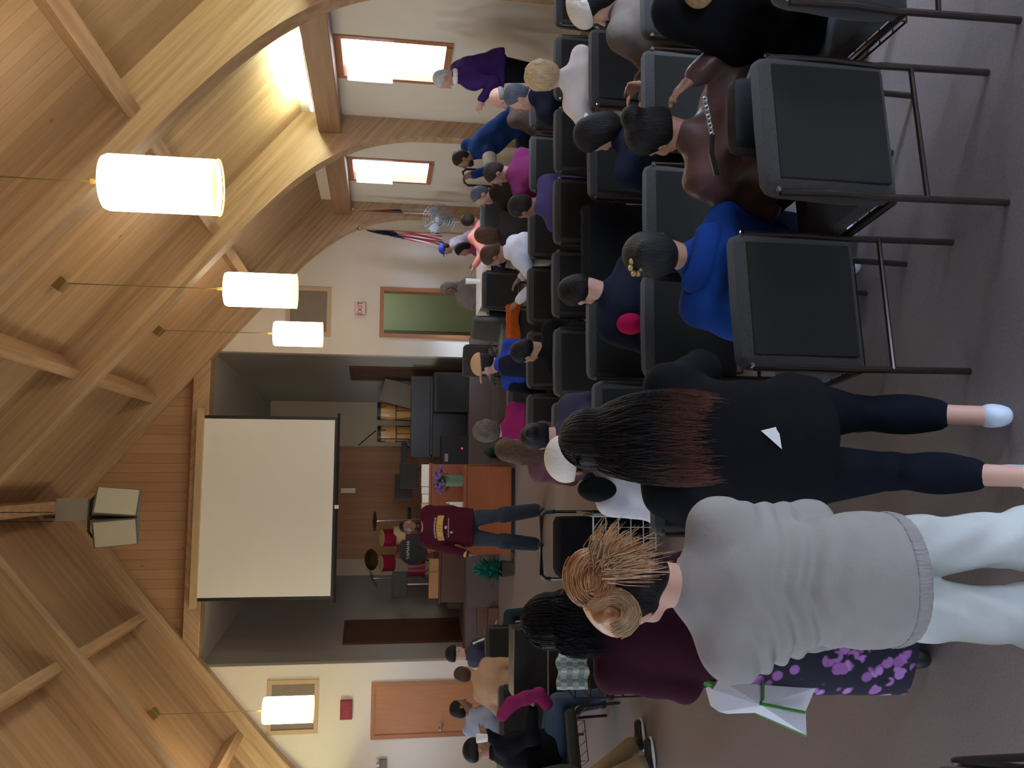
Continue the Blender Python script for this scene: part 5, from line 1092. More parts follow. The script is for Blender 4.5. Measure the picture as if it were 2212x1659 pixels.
# ================= further rows
person('grey-haired person seen in profile with pink face, dark hooded jacket', hd(1041, 424, 8.4), (2.68, 9.35), pelz=0.57, yaw=60, hyaw=110, hpitch=-5, top=('dark_brown', (0.04, 0.028, 0.02)), skn='pink', hair=('short', 'bluegrey'), bulk=1.1, h=0.012, group=G1) if False else person('grey-haired person seen in profile with pink face, dark hooded jacket', hd(1041, 424, 8.45), (2.95, 8.42), yaw=20, hyaw=85, hpitch=-5, top=('dark_brown', (0.04, 0.028, 0.02)), skn='pink', hair=('short', 'bluegrey'), bulk=1.1, h=0.012, group=G1)
p12 = person('bearded person in blue and cream varsity jacket holding a hand to the mouth', hd(1000, 345, 9.0), (4.05, 9.2), yaw=55, hyaw=75, hpitch=-10, top=('varsity_blue', (0.012, 0.04, 0.14)), skn='brown', hair=('short', 'dark'), bulk=1.15, h=0.011, coat=0.012, group=G1, hands=[hd(1020, 378, 8.75), None], poles=[(-.2, 0, -1), None])
S = SDF(); S.ell(p12['HL'](0, .045, -.075), V(.055, .05, .05)*.92, p12['HR'], .02); put('beard', S, .010, p12['org'], hairm(HAIRC['dark'], 'dark'), p12['root'])
a, b, c_ = p12['arms'][0]; S = SDF(); S.cap(a+(b-a)*.30, a+(b-a)*.72, .078, .070, .02); S.cap(p12['arms'][1][0], p12['arms'][1][0]+(p12['arms'][1][1]-p12['arms'][1][0])*.7, .08, .07, .02); put('cream_panel', S, .011, p12['org'], cloth((0.55, 0.50, 0.40), 'cream_panel'), p12['root'])
c = thing('walking_frame', 'dark tubular handle of a walking frame in front of the varsity jacket', 'walking frame', (3.35, 9.0, 0)); q0 = at(1000, 365, 9.0)-V(3.35, 9.0, 0); q1 = at(1003, 400, 9.0)-V(3.35, 9.0, 0)
s = MB(); s.tube([(q0[0], 0, 0.02), (q0[0], 0, q0[2]-.04), (q0[0]-.03, 0, q0[2]), (q1[0]+.03, 0, q1[2]), (q1[0], 0, q1[2]-.04), (q1[0], 0, 0.02)], .014, 8); s.build('frame', TUBE, c)
p9 = person('standing grey-haired person in purple jacket with white collar by the right window', hd(960, 172, 8.6), (4.30, 8.65), stand=True, pelz=0.93, yaw=45, hyaw=75, hpitch=-25, top=('purple', (0.045, 0.018, 0.12)), pants=BLK, skn='pink', hair=('short', 'white'), bulk=1.25, h=0.011, coat=0.02, group=G1, hands=[hd(1040, 215, 8.4), None], poles=[(-.4, -.3, -.6), None])
S = SDF(); nn = p9['HL'](0, .01, -.115)
for j in range(12): a = 6.2832*j/12; S.ell(nn+V(.062*math.cos(a), .062*math.sin(a), -.012), V(.024, .024, .032), None, .01)
put('collar', S, .010, p9['org'], WHITE, p9['root'])
person('person in salmon-pink shirt with dark hair leaning sideways before the fan', hd(1015, 476, 11.0), (2.95, 11.1), yaw=10, hyaw=0, hpitch=-20, top=('salmon', (0.62, 0.22, 0.17)), skn='brown', hair=('short', 'dark'), bulk=1.2, h=0.013, group=G1, hands=[hd(1025, 575, 11.0), None])
p19 = person('child in blue cap and pale shirt seen in profile near the striped flag', hd(963, 538, 13.8), (3.92, 13.85), stand=True, pelz=0.62, yaw=60, hyaw=75, hpitch=-8, top=('pale_mauve', (0.35, 0.28, 0.30)), skn='tan', hair=('short', 'dark'), hk=0.85, h=0.013, group=G1)
S = SDF(); S.ell(p19['HL'](0, -.01, .055), V(.09, .105, .085)*.87, p19['HR'], .02); S.ell(p19['HL'](0, .10, .05), V(.06, .06, .010)*.87, p19['HR'], .01); S.cutplane(p19['HL'](0, 0, .035), p19['HR'] @ V(0, 0, 1)); put('cap', S, .011, p19['org'], mat('cap_blue', (0.02, 0.05, 0.40), .8), p19['root'])
person('person with black hair and maroon scarf seated behind the white table', hd(1000, 528, 11.6), (3.28, 11.75), yaw=80, hyaw=95, hpitch=-15, top=('maroon_scarf', (0.20, 0.04, 0.07)), skn='brown', hair=('bob', 'black'), bulk=1.0, h=0.013, group=G1) if False else person('person with black hair and maroon scarf seated right of the white table', hd(1000, 540, 12.6), (3.45, 12.75), yaw=60, hyaw=95, hpitch=-15, pelz=0.57, top=('maroon_scarf', (0.20, 0.04, 0.07)), skn='brown', hair=('bob', 'black'), bulk=1.0, h=0.013, group=G1)
p21 = person('dark-skinned person in grey hood and sweatshirt seated behind the white table', hd(970, 625, 12.9), (2.72, 12.95), yaw=150, hyaw=140, hpitch=-10, top=('grey_sweat', (0.17, 0.15, 0.14)), skn='dark', hair=('hood', 'greybrown'), bulk=1.15, h=0.012, group=G1, eyes=True)
for o in p21['root'].children:
    if o.name.startswith('hood'): o.data.materials.clear(); o.data.materials.append(cloth((0.17, 0.15, 0.14), 'grey_sweat'))
# ================= in the aisle: the person with the cream hat
p28 = person('person in cream knit hat and white shirt with black shoulder bag beside the aisle', hd(1243, 992, 3.95), (-0.02, 3.98), yaw=0, hyaw=25, hpitch=-15, pelz=0.60, top=('white_shirt', (0.58, 0.56, 0.58)), pants=BLK, skn='brown', hair=('short', 'black'), bulk=1.15, h=0.011, coat=0.015, group=G1)
S = SDF(); S.ell(p28['HL'](0, -.02, .05), V(.112, .125, .10), p28['HR'], .02); S.cutplane(p28['HL'](0, 0, .01), p28['HR'] @ V(0, -.15, 1)); put('knit_cap', S, .009, p28['org'], mat('cream_knit', (0.72, 0.66, 0.55), .95), p28['root'])
S = SDF(); q0 = p28['arms'][0][0]; S.ell(q0+V(.05, -.02, .08), V(.06, .09, .10), None, .02); o = put('shoulder_bag', S, .011, p28['org'], BLACKC, None); o.location = p28['root'].location; tag(o, 'soft black bag on the shoulder of the white shirt beside the cart', 'bag')
chair(-0.02, 3.72, 'chair under the sitter with the cream knit hat', 0.0)
# ================= standing person in black
p29 = person('person standing in all black with long reddish-tipped dark hair and cropped leggings', hd(1300, 948, 2.62), (0.105, 2.60), stand=True, pelz=0.74, yaw=-4, hyaw=-5, hpitch=-22, hk=0.90, top=('black_knit', (0.012, 0.012, 0.015)), pants=('black_leggings', (0.010, 0.012, 0.020)), skn='fair', hair=None, bulk=1.28, h=0.009, coat=0.012, group=G3,
             feet=[(0.00, 2.40), (0.20, 2.56)], hands=[[-0.02, 2.95, 0.98], [0.25, 2.95, 0.98]], poles=[(-.75, -.25, -.6), (.75, -.25, -.6)], pantl=0.66, shoes=(0.55, 0.62, 0.70))
def hair_gradient(name, c0, c1, z0, z1):
    m = bpy.data.materials.new(name); m.use_nodes = True; N = m.node_tree.nodes; L = m.node_tree.links; b = N['Principled BSDF']; b.inputs['Roughness'].default_value = 0.55; b.inputs['Specular IOR Level'].default_value = 0.25
    tc = N.new('ShaderNodeTexCoord'); sp = N.new('ShaderNodeSeparateXYZ'); L.new(tc.outputs['Object'], sp.inputs[0]); mr = N.new('ShaderNodeMapRange'); mr.inputs['From Min'].default_value = z0; mr.inputs['From Max'].default_value = z1; L.new(sp.outputs[2], mr.inputs[0])
    n_ = N.new('ShaderNodeTexNoise'); n_.inputs['Scale'].default_value = 25; mp = N.new('ShaderNodeMapping'); mp.inputs['Scale'].default_value = (2, 2, .15); L.new(tc.outputs['Object'], mp.inputs[0]); L.new(mp.outputs[0], n_.inputs[0])
    ad = N.new('ShaderNodeMath'); ad.operation = 'MULTIPLY_ADD'; ad.inputs[1].default_value = 0.8; ad.inputs[2].default_value = -0.4; L.new(n_.outputs[0], ad.inputs[0]); a2 = N.new('ShaderNodeMath'); a2.operation = 'ADD'; a2.use_clamp = True; L.new(ad.outputs[0], a2.inputs[0]); L.new(mr.outputs[0], a2.inputs[1])
    mx = N.new('ShaderNodeMix'); mx.data_type = 'RGBA'; mx.inputs['A'].default_value = c0+(1,); mx.inputs['B'].default_value = c1+(1,); L.new(a2.outputs[0], mx.inputs['Factor']); L.new(mx.outputs['Result'], b.inputs['Base Color']); return m
def mane(info, n, zend, spread, m, rr=0.0016, back=0.10, az=(-1.9, 1.9), drift=(0, 0)):
    """strands falling from the crown over the back"""
    HL, HR, k = info['HL'], info['HR'], info['k']; out = []
    c = HL(0, -.015, .03)
    for _ in range(n):
        a = rng.uniform(*az); lay = rng.uniform(0.0, 1.0); r = 1.0+0.22*lay; pts = []
        e0 = rng.uniform(0.9, 1.45)
        for j in range(5):
            e = e0*(1-j/4.0)-0.15*(j/4.0)
            v = V(.086*math.sin(a)*math.cos(e), -.104*math.cos(a)*math.cos(e), .094*math.sin(e))*r*k*1.04; pts.append(c+HR @ v)
        p0 = pts[-1]; zz = zend+0.05*rng.normal()*0.7+0.02*math.cos(a*2); q = V(c[0]+math.sin(a)*spread*(0.8+.3*lay)+drift[0], c[1]-back-0.04*math.cos(a)+drift[1]-0.03*lay, zz)
        ph = rng.uniform(0, 6.28)
        for j in range(1, 9):
            t = j/8.0; w = p0*(1-t)+q*t; w = w+V(0.006*math.sin(ph+t*7)+math.sin(a)*0.02*math.sin(t*3.14), -0.022*math.sin(t*3.14), 0); pts.append(w)
        out.append((pts, rr))
    return out
HG = hair_gradient('hair_auburn_tips', (0.13, 0.040, 0.020), (0.012, 0.009, 0.009), 1.13, 1.28)
S = SDF(); HLp, HRp = p29['HL'], p29['HR']
S.ell(HLp(0, -.018, .036), V(.090, .106, .096)*.92, HRp, .02); S.ell(HLp(0, -.04, -.05), V(.085, .055, .10), HRp, .03); q0 = HLp(0, -.06, -.05); S.cap(q0, V(q0[0]+.02, 2.51, 1.17), .066, .066, .04); S.cap(q0+V(.04, 0, 0), V(.21, 2.52, 1.19), .06, .035, .04); S.cap(q0-V(.04, 0, 0), V(.03, 2.52, 1.17), .06, .035, .04); S.cutplane(HLp(0, .055, .045), HRp @ V(0, -.82, .5))
put('hair', S, .009, p29['org'], HG, p29['root'])
strands('hair_strands', HG, p29['root'], p29['org'], mane(p29, 2300, 1.15, .125, HG, back=.16))
s = MB(); q0 = at(1668, 945, 2.42)-np.array(p29['org']); s.quad(q0+V(-.035, 0, -.03), q0+V(.02, 0, .035), q0+V(.035, .02, -.03), q0+V(0, .02, -.035)); s.build('shirt_tail', WHITE, p29['root'])
# ================= standing person in grey
def foldsG(X, Y, Z):
    w = np.exp(-((Z-1.13)/0.10)**2)*(0.35+0.65/(1+np.exp(-(Y*0+X+0.16)*-25)))+0.0; w2 = np.exp(-((Z-1.32)/0.06)**2)*0.4
    return 0.0085*w*np.sin(2*np.pi*(Z+0.35*np.abs(X+0.25))/0.055+2.0*np.sin(9*X))+0.004*w2*np.sin(40*X+10*Z)
p30 = person('person standing in grey sweater and pale loose trousers with messy orange-blond bun', hd(1362, 1282, 1.99), (-0.235, 1.86), stand=True, pelz=0.95, yaw=2, hyaw=40, hpitch=-35, hroll=-6, hk=0.93, top=('grey_sweater', (0.33, 0.31, 0.29)), pants=('pale_trousers', (0.50, 0.53, 0.50)), skn='pink', hair=None, bulk=0.78, h=0.007, coat=0.012, group=G3, disp=foldsG,
             feet=[(-0.36, 1.86), (-0.12, 1.84)], hands=[[-0.29, 2.13, 1.16], [-0.17, 2.11, 1.20]], poles=[(0, 0, -1), (.12, 0, -1)], pw=1.25, nk=0.012, pdisp=lambda X, Y, Z: 0.0045*np.sin(2*np.pi*(Z*0.8+np.abs(X+0.235)*1.6)/0.13)*np.exp(-((Z-0.72)/0.16)**2)+0.002*np.sin(60*X+12*Z))
S = SDF(); S.p = [q for q in p30['T'].p if q[0] != 'p']; S.cutplane(p30['pel']-V(0, 0, .088), (0, 0, 1)); S.cutplane(p30['pel']-V(0, 0, .060), (0, 0, -1)); put('hem', S, .006, p30['org'], mat('cloth_rib', (0.34, 0.32, 0.30), .9, bump=1.0, bscale=14, stretch=(12, 12, .3)), p30['root'], disp=lambda X, Y, Z: -0.005+0*X*Y*Z)
HLp, HRp = p30['HL'], p30['HR']
S = SDF(); S.ell(HLp(0, -.03, .0), V(.086, .096, .090)*.95, HRp, .02); S.ell(HLp(0, -.06, -.065), V(.066, .055, .06)*.95, HRp, .02); S.cutplane(HLp(0, .045, .0), HRp @ V(0, -1, 0)); S.cutplane(HLp(0, 0, .075), HRp @ V(0, .3, -1)); put('nape_hair', S, .008, p30['org'], hairm(HAIRC['black'], 'black'), p30['root'])
ORM = bpy.data.materials.new('hair_orange'); ORM.use_nodes = True; _N = ORM.node_tree.nodes; _L = ORM.node_tree.links; _b = _N['Principled BSDF']; _b.inputs['Roughness'].default_value = .4
_tc = _N.new('ShaderNodeTexCoord'); _nz = _N.new('ShaderNodeTexNoise'); _nz.inputs['Scale'].default_value = 22; _nz.inputs['Detail'].default_value = 3; _L.new(_tc.outputs['Object'], _nz.inputs[0]); _cr = _N.new('ShaderNodeValToRGB'); _L.new(_nz.outputs[0], _cr.inputs[0]); _L.new(_cr.outputs[0], _b.inputs['Base Color'])
_cr.color_ramp.elements[0].position = .3; _cr.color_ramp.elements[0].color = (0.28, 0.075, 0.02, 1); _cr.color_ramp.elements[1].position = .7; _cr.color_ramp.elements[1].color = (0.75, 0.43, 0.20, 1)
BC = at(1272, 1248, 1.90)                       # bun centre
S = SDF(); S.ell(HLp(0, -.01, .055), V(.088, .100, .066)*.96, HRp, .02); S.cutplane(HLp(0, 0, .040), HRp @ V(0, .25, 1)); S.ell(BC, V(.046, .045, .040), None, .03); S.ell(at(1312, 1322, 1.92), V(.034, .03, .036), None, .03)
put('hair', S, .008, p30['org'], ORM, p30['root'])
gl = []
for _ in range(420):                             # coils round the bun
    a0 = rng.uniform(0, 6.28); r = rng.uniform(.022, .056); tl = rng.normal()*.5; L_ = rng.uniform(2, 5); pts = []
    ax_ = unit(V(.25*tl, -1, .3*rng.normal()))
    u_ = unit(np.cross(ax_, V(0, 0, 1))); v_ = np.cross(ax_, u_); dz = rng.uniform(-.02, .042)
    for j in range(12): t = a0+L_*j/11; pts.append(BC+(u_*math.cos(t)*1.15+v_*math.sin(t))*r+ax_*(dz*math.sqrt(max(0, 1-(r/.06)**2))+.012))
    gl.append((pts, .0013))
for _ in range(620):                             # swept from the scalp to the bun
    a = rng.uniform(0, 6.28); st = HLp(.085*math.cos(a), -.01+.100*math.sin(a), .04+.03*rng.uniform()); md = (st+BC)/2+unit((st+BC)/2-HLp(0, 0, -.02))*.028
    e = BC+V(*(rng.normal(size=3)*.02)); gl.append(([st, st*.6+md*.4+unit(st-HLp(0, 0, 0))*.01, md, md*.4+e*.6+V(0, -.008, .006), e], .0014))
gb = []
for _ in range(520):                             # loose spiky ends fanning out to the right and down
    a = rng.uniform(-0.35, 1.25); L_ = rng.uniform(.04, .105)*(1.2 if a < 0.3 else 0.8); d = V(math.cos(a)*0.85+.0, -.25+.3*rng.normal()*.4, 0) ; 
    d = unit(V(math.sin(a+.25), rng.normal()*.12-.08, -math.cos(a+.25)))
    st = BC+V(.02, -.03, -.01)+d*.02+V(*(rng.normal(size=3)*.014)); b_ = st+d*L_*.5+V(0, -.012, .008); (gb if rng.uniform() < .6 else gl).append(([st, st+d*L_*.25, b_, st+d*L_+V(0, 0, -.01)], .0015))
for _ in range(760):                             # the slack loop of hair on the left side
    r = rng.uniform(.030, .055); cc = at(1312, 1322, 1.89); o_ = rng.normal(size=3)*.005; pts = []
    for j in range(11): t = 1.9+3.9*j/10; pts.append(cc+V(-math.sin(t)*r*.85, -.012+.01*math.sin(t*2), math.cos(t)*r*1.15)+o_)
    gb.append((pts, .0012))
strands('hair_strands', ORM, p30['root'], p30['org'], gl); o = strands('blond_strands', mat('hair_blond_ends', (0.58, 0.38, 0.20), .45, var=.35, vscale=25), p30['root'], p30['org'], gb)
S = SDF(); 
# ================= standing person in maroon with floral skirt
p31 = person('person standing in maroon sweater and purple floral skirt with glossy black hair', hd(1208, 1341, 3.05), (-0.60, 3.06), stand=True, pelz=0.80, yaw=8, hyaw=10, hpitch=-20, hk=0.92, top=('maroon', (0.075, 0.018, 0.035)), pants=BLK, skn='tan', hair=('bob', 'black'), bulk=1.0, h=0.010, coat=0.010, group=G3, feet=[(-0.68, 3.05), (-0.52, 3.05)],
             hands=[[-0.66, 3.22, 0.92], [-0.42, 3.3, 0.95]], poles=[(-.35, -.3, -.8), (.3, -.3, -.8)])
FL = bpy.data.materials.new('floral_print'); FL.use_nodes = True; N = FL.node_tree.nodes; L = FL.node_tree.links; b_ = N['Principled BSDF']; b_.inputs['Roughness'].default_value = .8
tc = N.new('ShaderNodeTexCoord'); mp = N.new('ShaderNodeMapping'); mp.inputs['Scale'].default_value = (1, .6, 1); L.new(tc.outputs['Object'], mp.inputs[0]); v1 = N.new('ShaderNodeTexVoronoi'); v1.inputs['Scale'].default_value = 21; L.new(mp.outputs[0], v1.inputs[0]); v2 = N.new('ShaderNodeTexNoise'); v2.inputs['Scale'].default_value = 8.5; L.new(mp.outputs[0], v2.inputs[0])
m1 = N.new('ShaderNodeMapRange'); m1.inputs['From Min'].default_value = .56; m1.inputs['From Max'].default_value = .46; L.new(v1.outputs['Distance'], m1.inputs[0]); m2 = N.new('ShaderNodeMapRange'); m2.inputs['From Min'].default_value = .47; m2.inputs['From Max'].default_value = .50; L.new(v2.outputs[0], m2.inputs[0])
mu = N.new('ShaderNodeMath'); mu.operation = 'MULTIPLY'; L.new(m1.outputs[0], mu.inputs[0]); L.new(m2.outputs[0], mu.inputs[1])
hs = N.new('ShaderNodeMix'); hs.data_type = 'RGBA'; hs.inputs['A'].default_value = (0.55, 0.25, 0.62, 1); hs.inputs['B'].default_value = (0.30, 0.10, 0.34, 1); L.new(v1.outputs['Color'], hs.inputs['Factor'])
mx = N.new('ShaderNodeMix'); mx.data_type = 'RGBA'; mx.inputs['A'].default_value = (0.010, 0.008, 0.022, 1); L.new(mu.outputs[0], mx.inputs['Factor']); L.new(hs.outputs['Result'], mx.inputs['B']); L.new(mx.outputs['Result'], b_.inputs['Base Color'])
s = MB(); n_ = 60; rows = []
for z, r in ((0.90, .16), (0.80, .19), (0.6, .20), (0.4, .205), (0.25, .21), (0.15, .212)):
    rows.append([s.bm.verts.new((r*math.cos(6.2832*k/n_)*(1+.03*math.sin(9*6.2832*k/n_)*(1-z)), r*.85*math.sin(6.2832*k/n_)*(1+.04*math.sin(7*6.2832*k/n_)*(1-z)), z)) for k in range(n_)])
for a, b in zip(rows[:-1], rows[1:]):
    for k in range(n_): s.bm.faces.new((a[k], b[k], b[(k+1) % n_], a[(k+1) % n_]))
s.build('skirt', FL, p31['root'], smooth=True)
# white and green tote
tb = thing('tote_bag', 'white cloth bag with green edging hanging at the left of the floral skirt', 'bag', (-0.86, 2.98, 0))
WT = mat('tote_white', (0.70, 0.70, 0.72), .8, bump=.4, bscale=16); GRN = mat('tote_green', (0.06, 0.24, 0.03), .6)
def TP(px, py, Y=2.98): return at(px, py, Y)-V(-0.86, 2.98, 0)
out = [TP(1532, 1484), TP(1545, 1532), TP(1562, 1536), TP(1622, 1534), TP(1732, 1582), TP(1730, 1530), TP(1752, 1480), TP(1600, 1462), TP(1545, 1462)]
s = MB(); A_ = [s.bm.verts.new(tuple(p+V(0, -.035, 0))) for p in out]; B_ = [s.bm.verts.new(tuple(p+V(0, .045, 0))) for p in out]; C_ = (sum(out)/len(out)); fa = s.bm.verts.new(tuple(C_+V(0, -.075, 0))); fb = s.bm.verts.new(tuple(C_+V(0, .08, 0)))
for k in range(len(out)):
    k2 = (k+1) % len(out); s.bm.faces.new((A_[k], A_[k2], B_[k2], B_[k])); s.bm.faces.new((A_[k2], A_[k], fa)); s.bm.faces.new((B_[k], B_[k2], fb))
s.build('bag_body', WT, tb)
s = MB(); s.tube([TP(1622, 1533)+V(0, -.03, 0), TP(1732, 1583)+V(0, -.03, 0)], .006, 6); s.tube([TP(1632, 1465)+V(0, -.06, 0), TP(1628, 1498)+V(0, -.075, 0), TP(1622, 1508)+V(0, -.075, 0), TP(1722, 1530)+V(0, -.055, 0)], .0055, 6); s.build('edging', GRN, tb)
s = MB(); e0 = np.array(p31['arms'][0][2])-V(-0.86, 2.98, 0); s.tube([e0+V(0, 0, -.02), TP(1490, 1464), TP(1558, 1482)+V(0, -.02, 0)], .014, 8); s.build('handle', GRN, tb)
# ================= left-hand seats
p33 = person('person with dark cap turned to the aisle in dark jacket with pale sleeve stripe', hd(987, 1412, 10.1), (-2.02, 10.15), yaw=-45, hyaw=-35, hpitch=-18, top=('dark_jacket', (0.04, 0.045, 0.07)), pants=('teal_jeans', (0.03, 0.05, 0.06)), skn='pink', hair=('knit', 'black'), bulk=1.1, h=0.012, group=G2)
a, b, c_ = p33['arms'][1]; s = MB(); s.tube([a+V(.03, -.06, .05)-np.array(p33['org']), b+V(.03, -.055, .03)-np.array(p33['org']), c_+V(.0, -.04, .03)-np.array(p33['org'])], .014, 6); s.build('sleeve_stripe', WHITE, p33['root'], smooth=True)
p34 = person('brown-haired person in tan and cream coat in front of the closed wooden door', hd(1004, 1455, 9.4), (-2.28, 9.12), yaw=-10, hyaw=-10, hpitch=-10, top=('tan_coat', (0.42, 0.26, 0.16)), pants=('brown_trousers', (0.12, 0.06, 0.03)), skn='tan', hair=('short', 'brown'), bulk=1.15, h=0.012, coat=0.02, group=G2)
person('person with dark cropped hair and white face mask before the closed door', hd(995, 1530, 9.4), (-2.92, 9.4), yaw=-20, hyaw=-60, hpitch=-20, top=('pale_blue', (0.30, 0.34, 0.42)), skn='brown', hair=('short', 'black'), bulk=1.0, h=0.012, group=G2)
p36 = person('person in black jacket and jeans facing the aisle, hand with grey cup at the face', hd(1034, 1618, 7.5), (-2.33, 7.44), yaw=-62, hyaw=-70, hpitch=-10, top=BLK, pants=JEAN, skn='tan', hair=('knit', 'black'), bulk=1.2, h=0.011, coat=0.02, group=G2, hands=[hd(1052, 1585, 7.3), hd(1150, 1530, 7.2)], poles=[(0, -.6, -1), (.2, -.5, -.8)])
s = MB(); q0 = at(1045, 1594, 7.22); s.lathe([(0, 0), (.03, 0), (.038, .09), (0, .095)], (0, 0, 0), 16); o = s.build('paper_cup', PAPER, None, loc=tuple(q0-V(0, 0, .03)), smooth=True); tag(o, 'pale grey cup held at the face of the black-jacketed sitter', 'cup')
S = SDF(); pts = [at(x, y, 7.15) for x, y in ((1085, 1545), (1105, 1520), (1135, 1508), (1165, 1500), (1180, 1520))]
for a, b in zip(pts[:-1], pts[1:]): S.cap(a, b, .05, .055, .03)
o = put('scarf', S, .012, tuple(pts[2]), cloth((0.24, 0.02, 0.10), 'magenta_scarf'), None); o.location = tuple(pts[2]); tag(o, 'magenta scarf lying over the front of the black jacket', 'scarf')
person('person in khaki trousers and black sneakers with white soles, body beyond the left edge', [-2.95, 6.75, 1.15], (-2.78, 6.55), yaw=-70, top=('khaki_top', (0.2, 0.16, 0.10)), pants=('khaki', (0.27, 0.20, 0.12)), skn='brown', hair=('short', 'black'), bulk=1.1, h=0.012, group=G2, feet=[(-2.05, 6.62), (-2.12, 6.38)], sole=True, pw=1.3)
S = SDF(); 
s = MB(); q0 = at(1228, 1430, 6.7)
n_ = 14
for i in range(n_):
    for j in range(8):
        f = lambda a, b: (q0[0]-.17+.34*a/n_, q0[1]-.14-.02*math.sin(a*1.3)-.01*b/8, q0[2]+.12-.24*b/8+.01*math.sin(a))
        s.quad(f(i, j), f(i+1, j), f(i+1, j+1), f(i, j+1))
PL = bpy.data.materials.new('plaid'); PL.use_nodes = True; N = PL.node_tree.nodes; L = PL.node_tree.links; ck = N.new('ShaderNodeTexChecker'); ck.inputs['Scale'].default_value = 22; ck.inputs['Color1'].default_value = (0.22, 0.28, 0.26, 1); ck.inputs['Color2'].default_value = (0.42, 0.47, 0.42, 1); tc = N.new('ShaderNodeTexCoord'); L.new(tc.outputs['Object'], ck.inputs[0]); L.new(ck.outputs[0], N['Principled BSDF'].inputs['Base Color'])
bmesh.ops.remove_doubles(s.bm, verts=s.bm.verts, dist=1e-4); bmesh.ops.solidify(s.bm, geom=s.bm.faces[:], thickness=0.006)
o = s.build('plaid_cloth', PL, None); tag(o, 'pale green plaid cloth draped over the wire rack in the left seats', 'cloth')
mane_p = [(p31, 900, 'black', .085, .06)]
for inf, n_, ck_, sp_, bk_ in mane_p:
    strands('hair_strands', hairm(HAIRC[ck_], ck_), inf['root'], inf['org'], mane(inf, n_, inf['HL'](0, 0, -.13)[2], sp_, None, rr=.0013, back=bk_))
# jackets on chair backs
def drape(name, x, y, w, l0, l1, m, lab, rz=0.0):
    s = MB(); prof = [(-0.045, 0.865-l0), (-0.05, 0.78), (-0.045, 0.85), (-0.01, 0.885), (0.05, 0.885), (0.10, 0.84), (0.115, 0.75), (0.125, 0.885-l1)]; n_ = 16; rows = []
    for i in range(n_+1):
        u = i/n_; e = 1+0.004*math.sin(i*1.7); rows.append([s.bm.verts.new(((u-.5)*w*(1+(0.06 if j in (0, 7) else 0)), yy*(1.15+.04*math.sin(i*1.1+j)), zz*e if 1 < j < 6 else zz+.012*math.sin(i*.7+j))) for j, (yy, zz) in enumerate(prof)])
    for a, b in zip(rows[:-1], rows[1:]):
        for j in range(len(prof)-1): s.bm.faces.new((a[j], b[j], b[j+1], a[j+1]))
    bmesh.ops.solidify(s.bm, geom=s.bm.faces[:], thickness=0.018)
    o = s.build(name, m, None, loc=(x, y, 0), rot=(0, 0, rz), smooth=True); return tag(o, lab, 'jacket')
drape('jacket', 1.38, 8.12, 0.52, 0.10, 0.2, cloth((0.62, 0.13, 0.02), 'orange_fleece'), 'bright orange jacket over a sixth-row chair back')
drape('jacket', 1.36, 4.91, 0.50, 0.42, 0.3, cloth((0.03, 0.03, 0.032), 'dark_drape'), 'dark jacket hanging over a third-row chair back')
# ================= the preacher
MRN = ('burgundy', (0.10, 0.012, 0.030))
pr = person('smiling bearded person in maroon sweatshirt with yellow print standing before the table', hd(884, 1137, 11.0), (-0.68, 11.02), stand=True, pelz=0.97, yaw=180, hyaw=188, hpitch=-3, hk=1.0, top=MRN, pants=('dark_jeans', (0.035, 0.05, 0.07)), skn='dark', hair=('crop', 'black'), bulk=1.22, h=0.009, coat=0.02, group='standing speaker', eyes=True,
            feet=[(-0.45, 10.92), (-0.89, 11.0)], hands=[[-0.47, 10.98, 0.93], [-1.00, 10.90, 0.96]], poles=[(.5, .3, -.2), (-.9, .25, .0)], shoes=(0.03, 0.03, 0.03), pw=1.45)
S = SDF(); S.ell(pr['HL'](0, .03, -.075), V(.060, .062, .055), pr['HR'], .02); S.cutell(pr['HL'](0, .095, -.052), V(.030, .03, .022), pr['HR']); S.cutplane(pr['HL'](0, 0, -.03), pr['HR'] @ V(0, -.1, -1)); put('beard', S, .007, pr['org'], hairm(HAIRC['black'], 'black'), pr['root'])
YEL = mat('print_yellow', (0.55, 0.32, 0.07), .7); WPR = mat('print_white', (0.50, 0.42, 0.44), .7)
def cuff(c0, d, r, m): 
    s = MB(); R_ = Vector(tuple(d)).to_track_quat('Z', 'Y').to_matrix(); s.lathe([(r*.8, -.016), (r, -.016), (r, .016), (r*.8, .016)], tuple(np.array(c0)-np.array(pr['org'])), 18, R=R_); s.build('cuff', m, pr['root'], smooth=True)
for i in (0, 1):
    sh_, el_, wr_ = pr['arms'][i]; d_ = unit(wr_-el_); cuff(wr_-d_*.015, d_, .046, YEL)
s = MB(); nn = pr['nb']+V(0, -.012, .03)-np.array(pr['org']); s.tube([nn+V(.082*math.cos(a), .078*math.sin(a), .018*math.sin(a)) for a in [6.2832*k/30 for k in range(31)]], .009, 6); s.build('collar', mat('collar_pink', (0.42, 0.22, 0.16), .8), pr['root'], smooth=True)
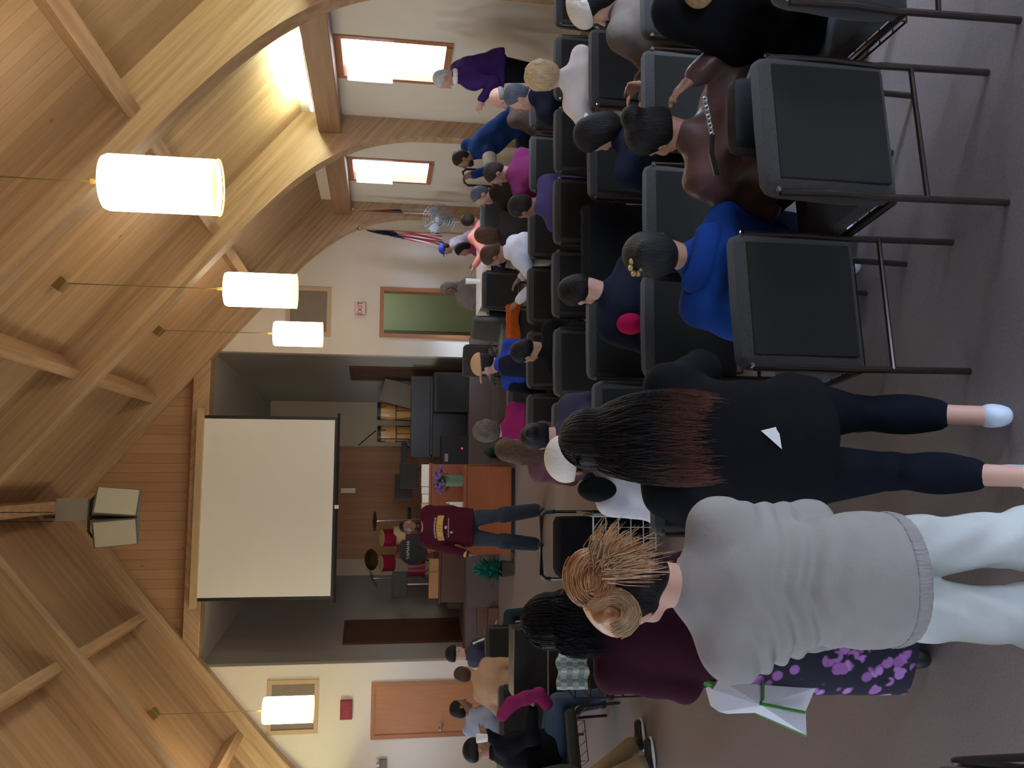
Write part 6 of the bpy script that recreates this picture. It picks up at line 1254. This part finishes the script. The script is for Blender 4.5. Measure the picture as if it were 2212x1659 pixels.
# printed band: laid on the chest by sampling the front surface of the sweatshirt
topo = [o for o in pr['root'].children if o.name.startswith('top')][0]
TV = np.array([v.co[:] for v in topo.data.vertices])
def chest(x, z):
    d = (TV[:, 0]-x)**2+(TV[:, 2]-z)**2; c_ = TV[d < .0009]
    return (c_[:, 1].min() if len(c_) else -.15)-.004
def printed(name, rects, m):
    s = MB()
    for (xa, xb, zf0, zf1) in rects:
        n_ = 12
        for k in range(n_):
            a, b = xa+(xb-xa)*k/n_, xa+(xb-xa)*(k+1)/n_
            P_ = [(a, zf0(a)), (b, zf0(b)), (b, zf1(b)), (a, zf1(a))]; s.quad(*[(x, chest(x, z), z) for x, z in P_])
    bmesh.ops.remove_doubles(s.bm, verts=s.bm.verts, dist=1e-5); return s.build(name, m, pr['root'])
zc_ = 1.335; arc = lambda o: (lambda x: zc_+o-1.1*(x-.02)**2)
printed('chest_band', [(-.145, .165, arc(-.045), arc(.035))], YEL)
rr = []
for k in range(17):
    x0 = -.115+k*.0155; rr.append((x0, x0+.008+.003*(k % 3 == 0), (lambda x, o=0.048: zc_+o-1.1*(x-.02)**2), (lambda x, o=0.048+.016+.006*(k % 2): zc_+o-1.1*(x-.02)**2)))
for k in range(15):
    x0 = -.105+k*.0165; rr.append((x0, x0+.009, (lambda x: zc_-.125-.2*(x-.02)**2), (lambda x, h_=.012+.004*(k % 2): zc_-.125+h_-.2*(x-.02)**2)))
rr.append((.0, .035, lambda x: zc_-.10, lambda x: zc_-.07)); rr.append((-.055, -.03, lambda x: zc_-.17, lambda x: zc_-.14))
for k, q_ in enumerate(rr): pass
s = MB()
for (xa, xb, f0, f1) in rr: s.quad(*[(x, chest(x, z)-.001, z) for x, z in ((xa, f0(xa)), (xb, f0(xb)), (xb, f1(xb)), (xa, f1(xa)))])
s.build('small_print', WPR, pr['root'])
s = MB()
for x0 in (-.125, -.105, -.03, .0, .035): s.quad(*[(x, chest(x, z)-.0015, z) for x, z in ((x0, arc(-.03)(x0)), (x0+.005, arc(-.03)(x0)), (x0+.005, arc(.02)(x0)), (x0, arc(.02)(x0)))])
s.build('band_marks', mat('print_dark', (0.10, 0.04, 0.02), .7), pr['root'])
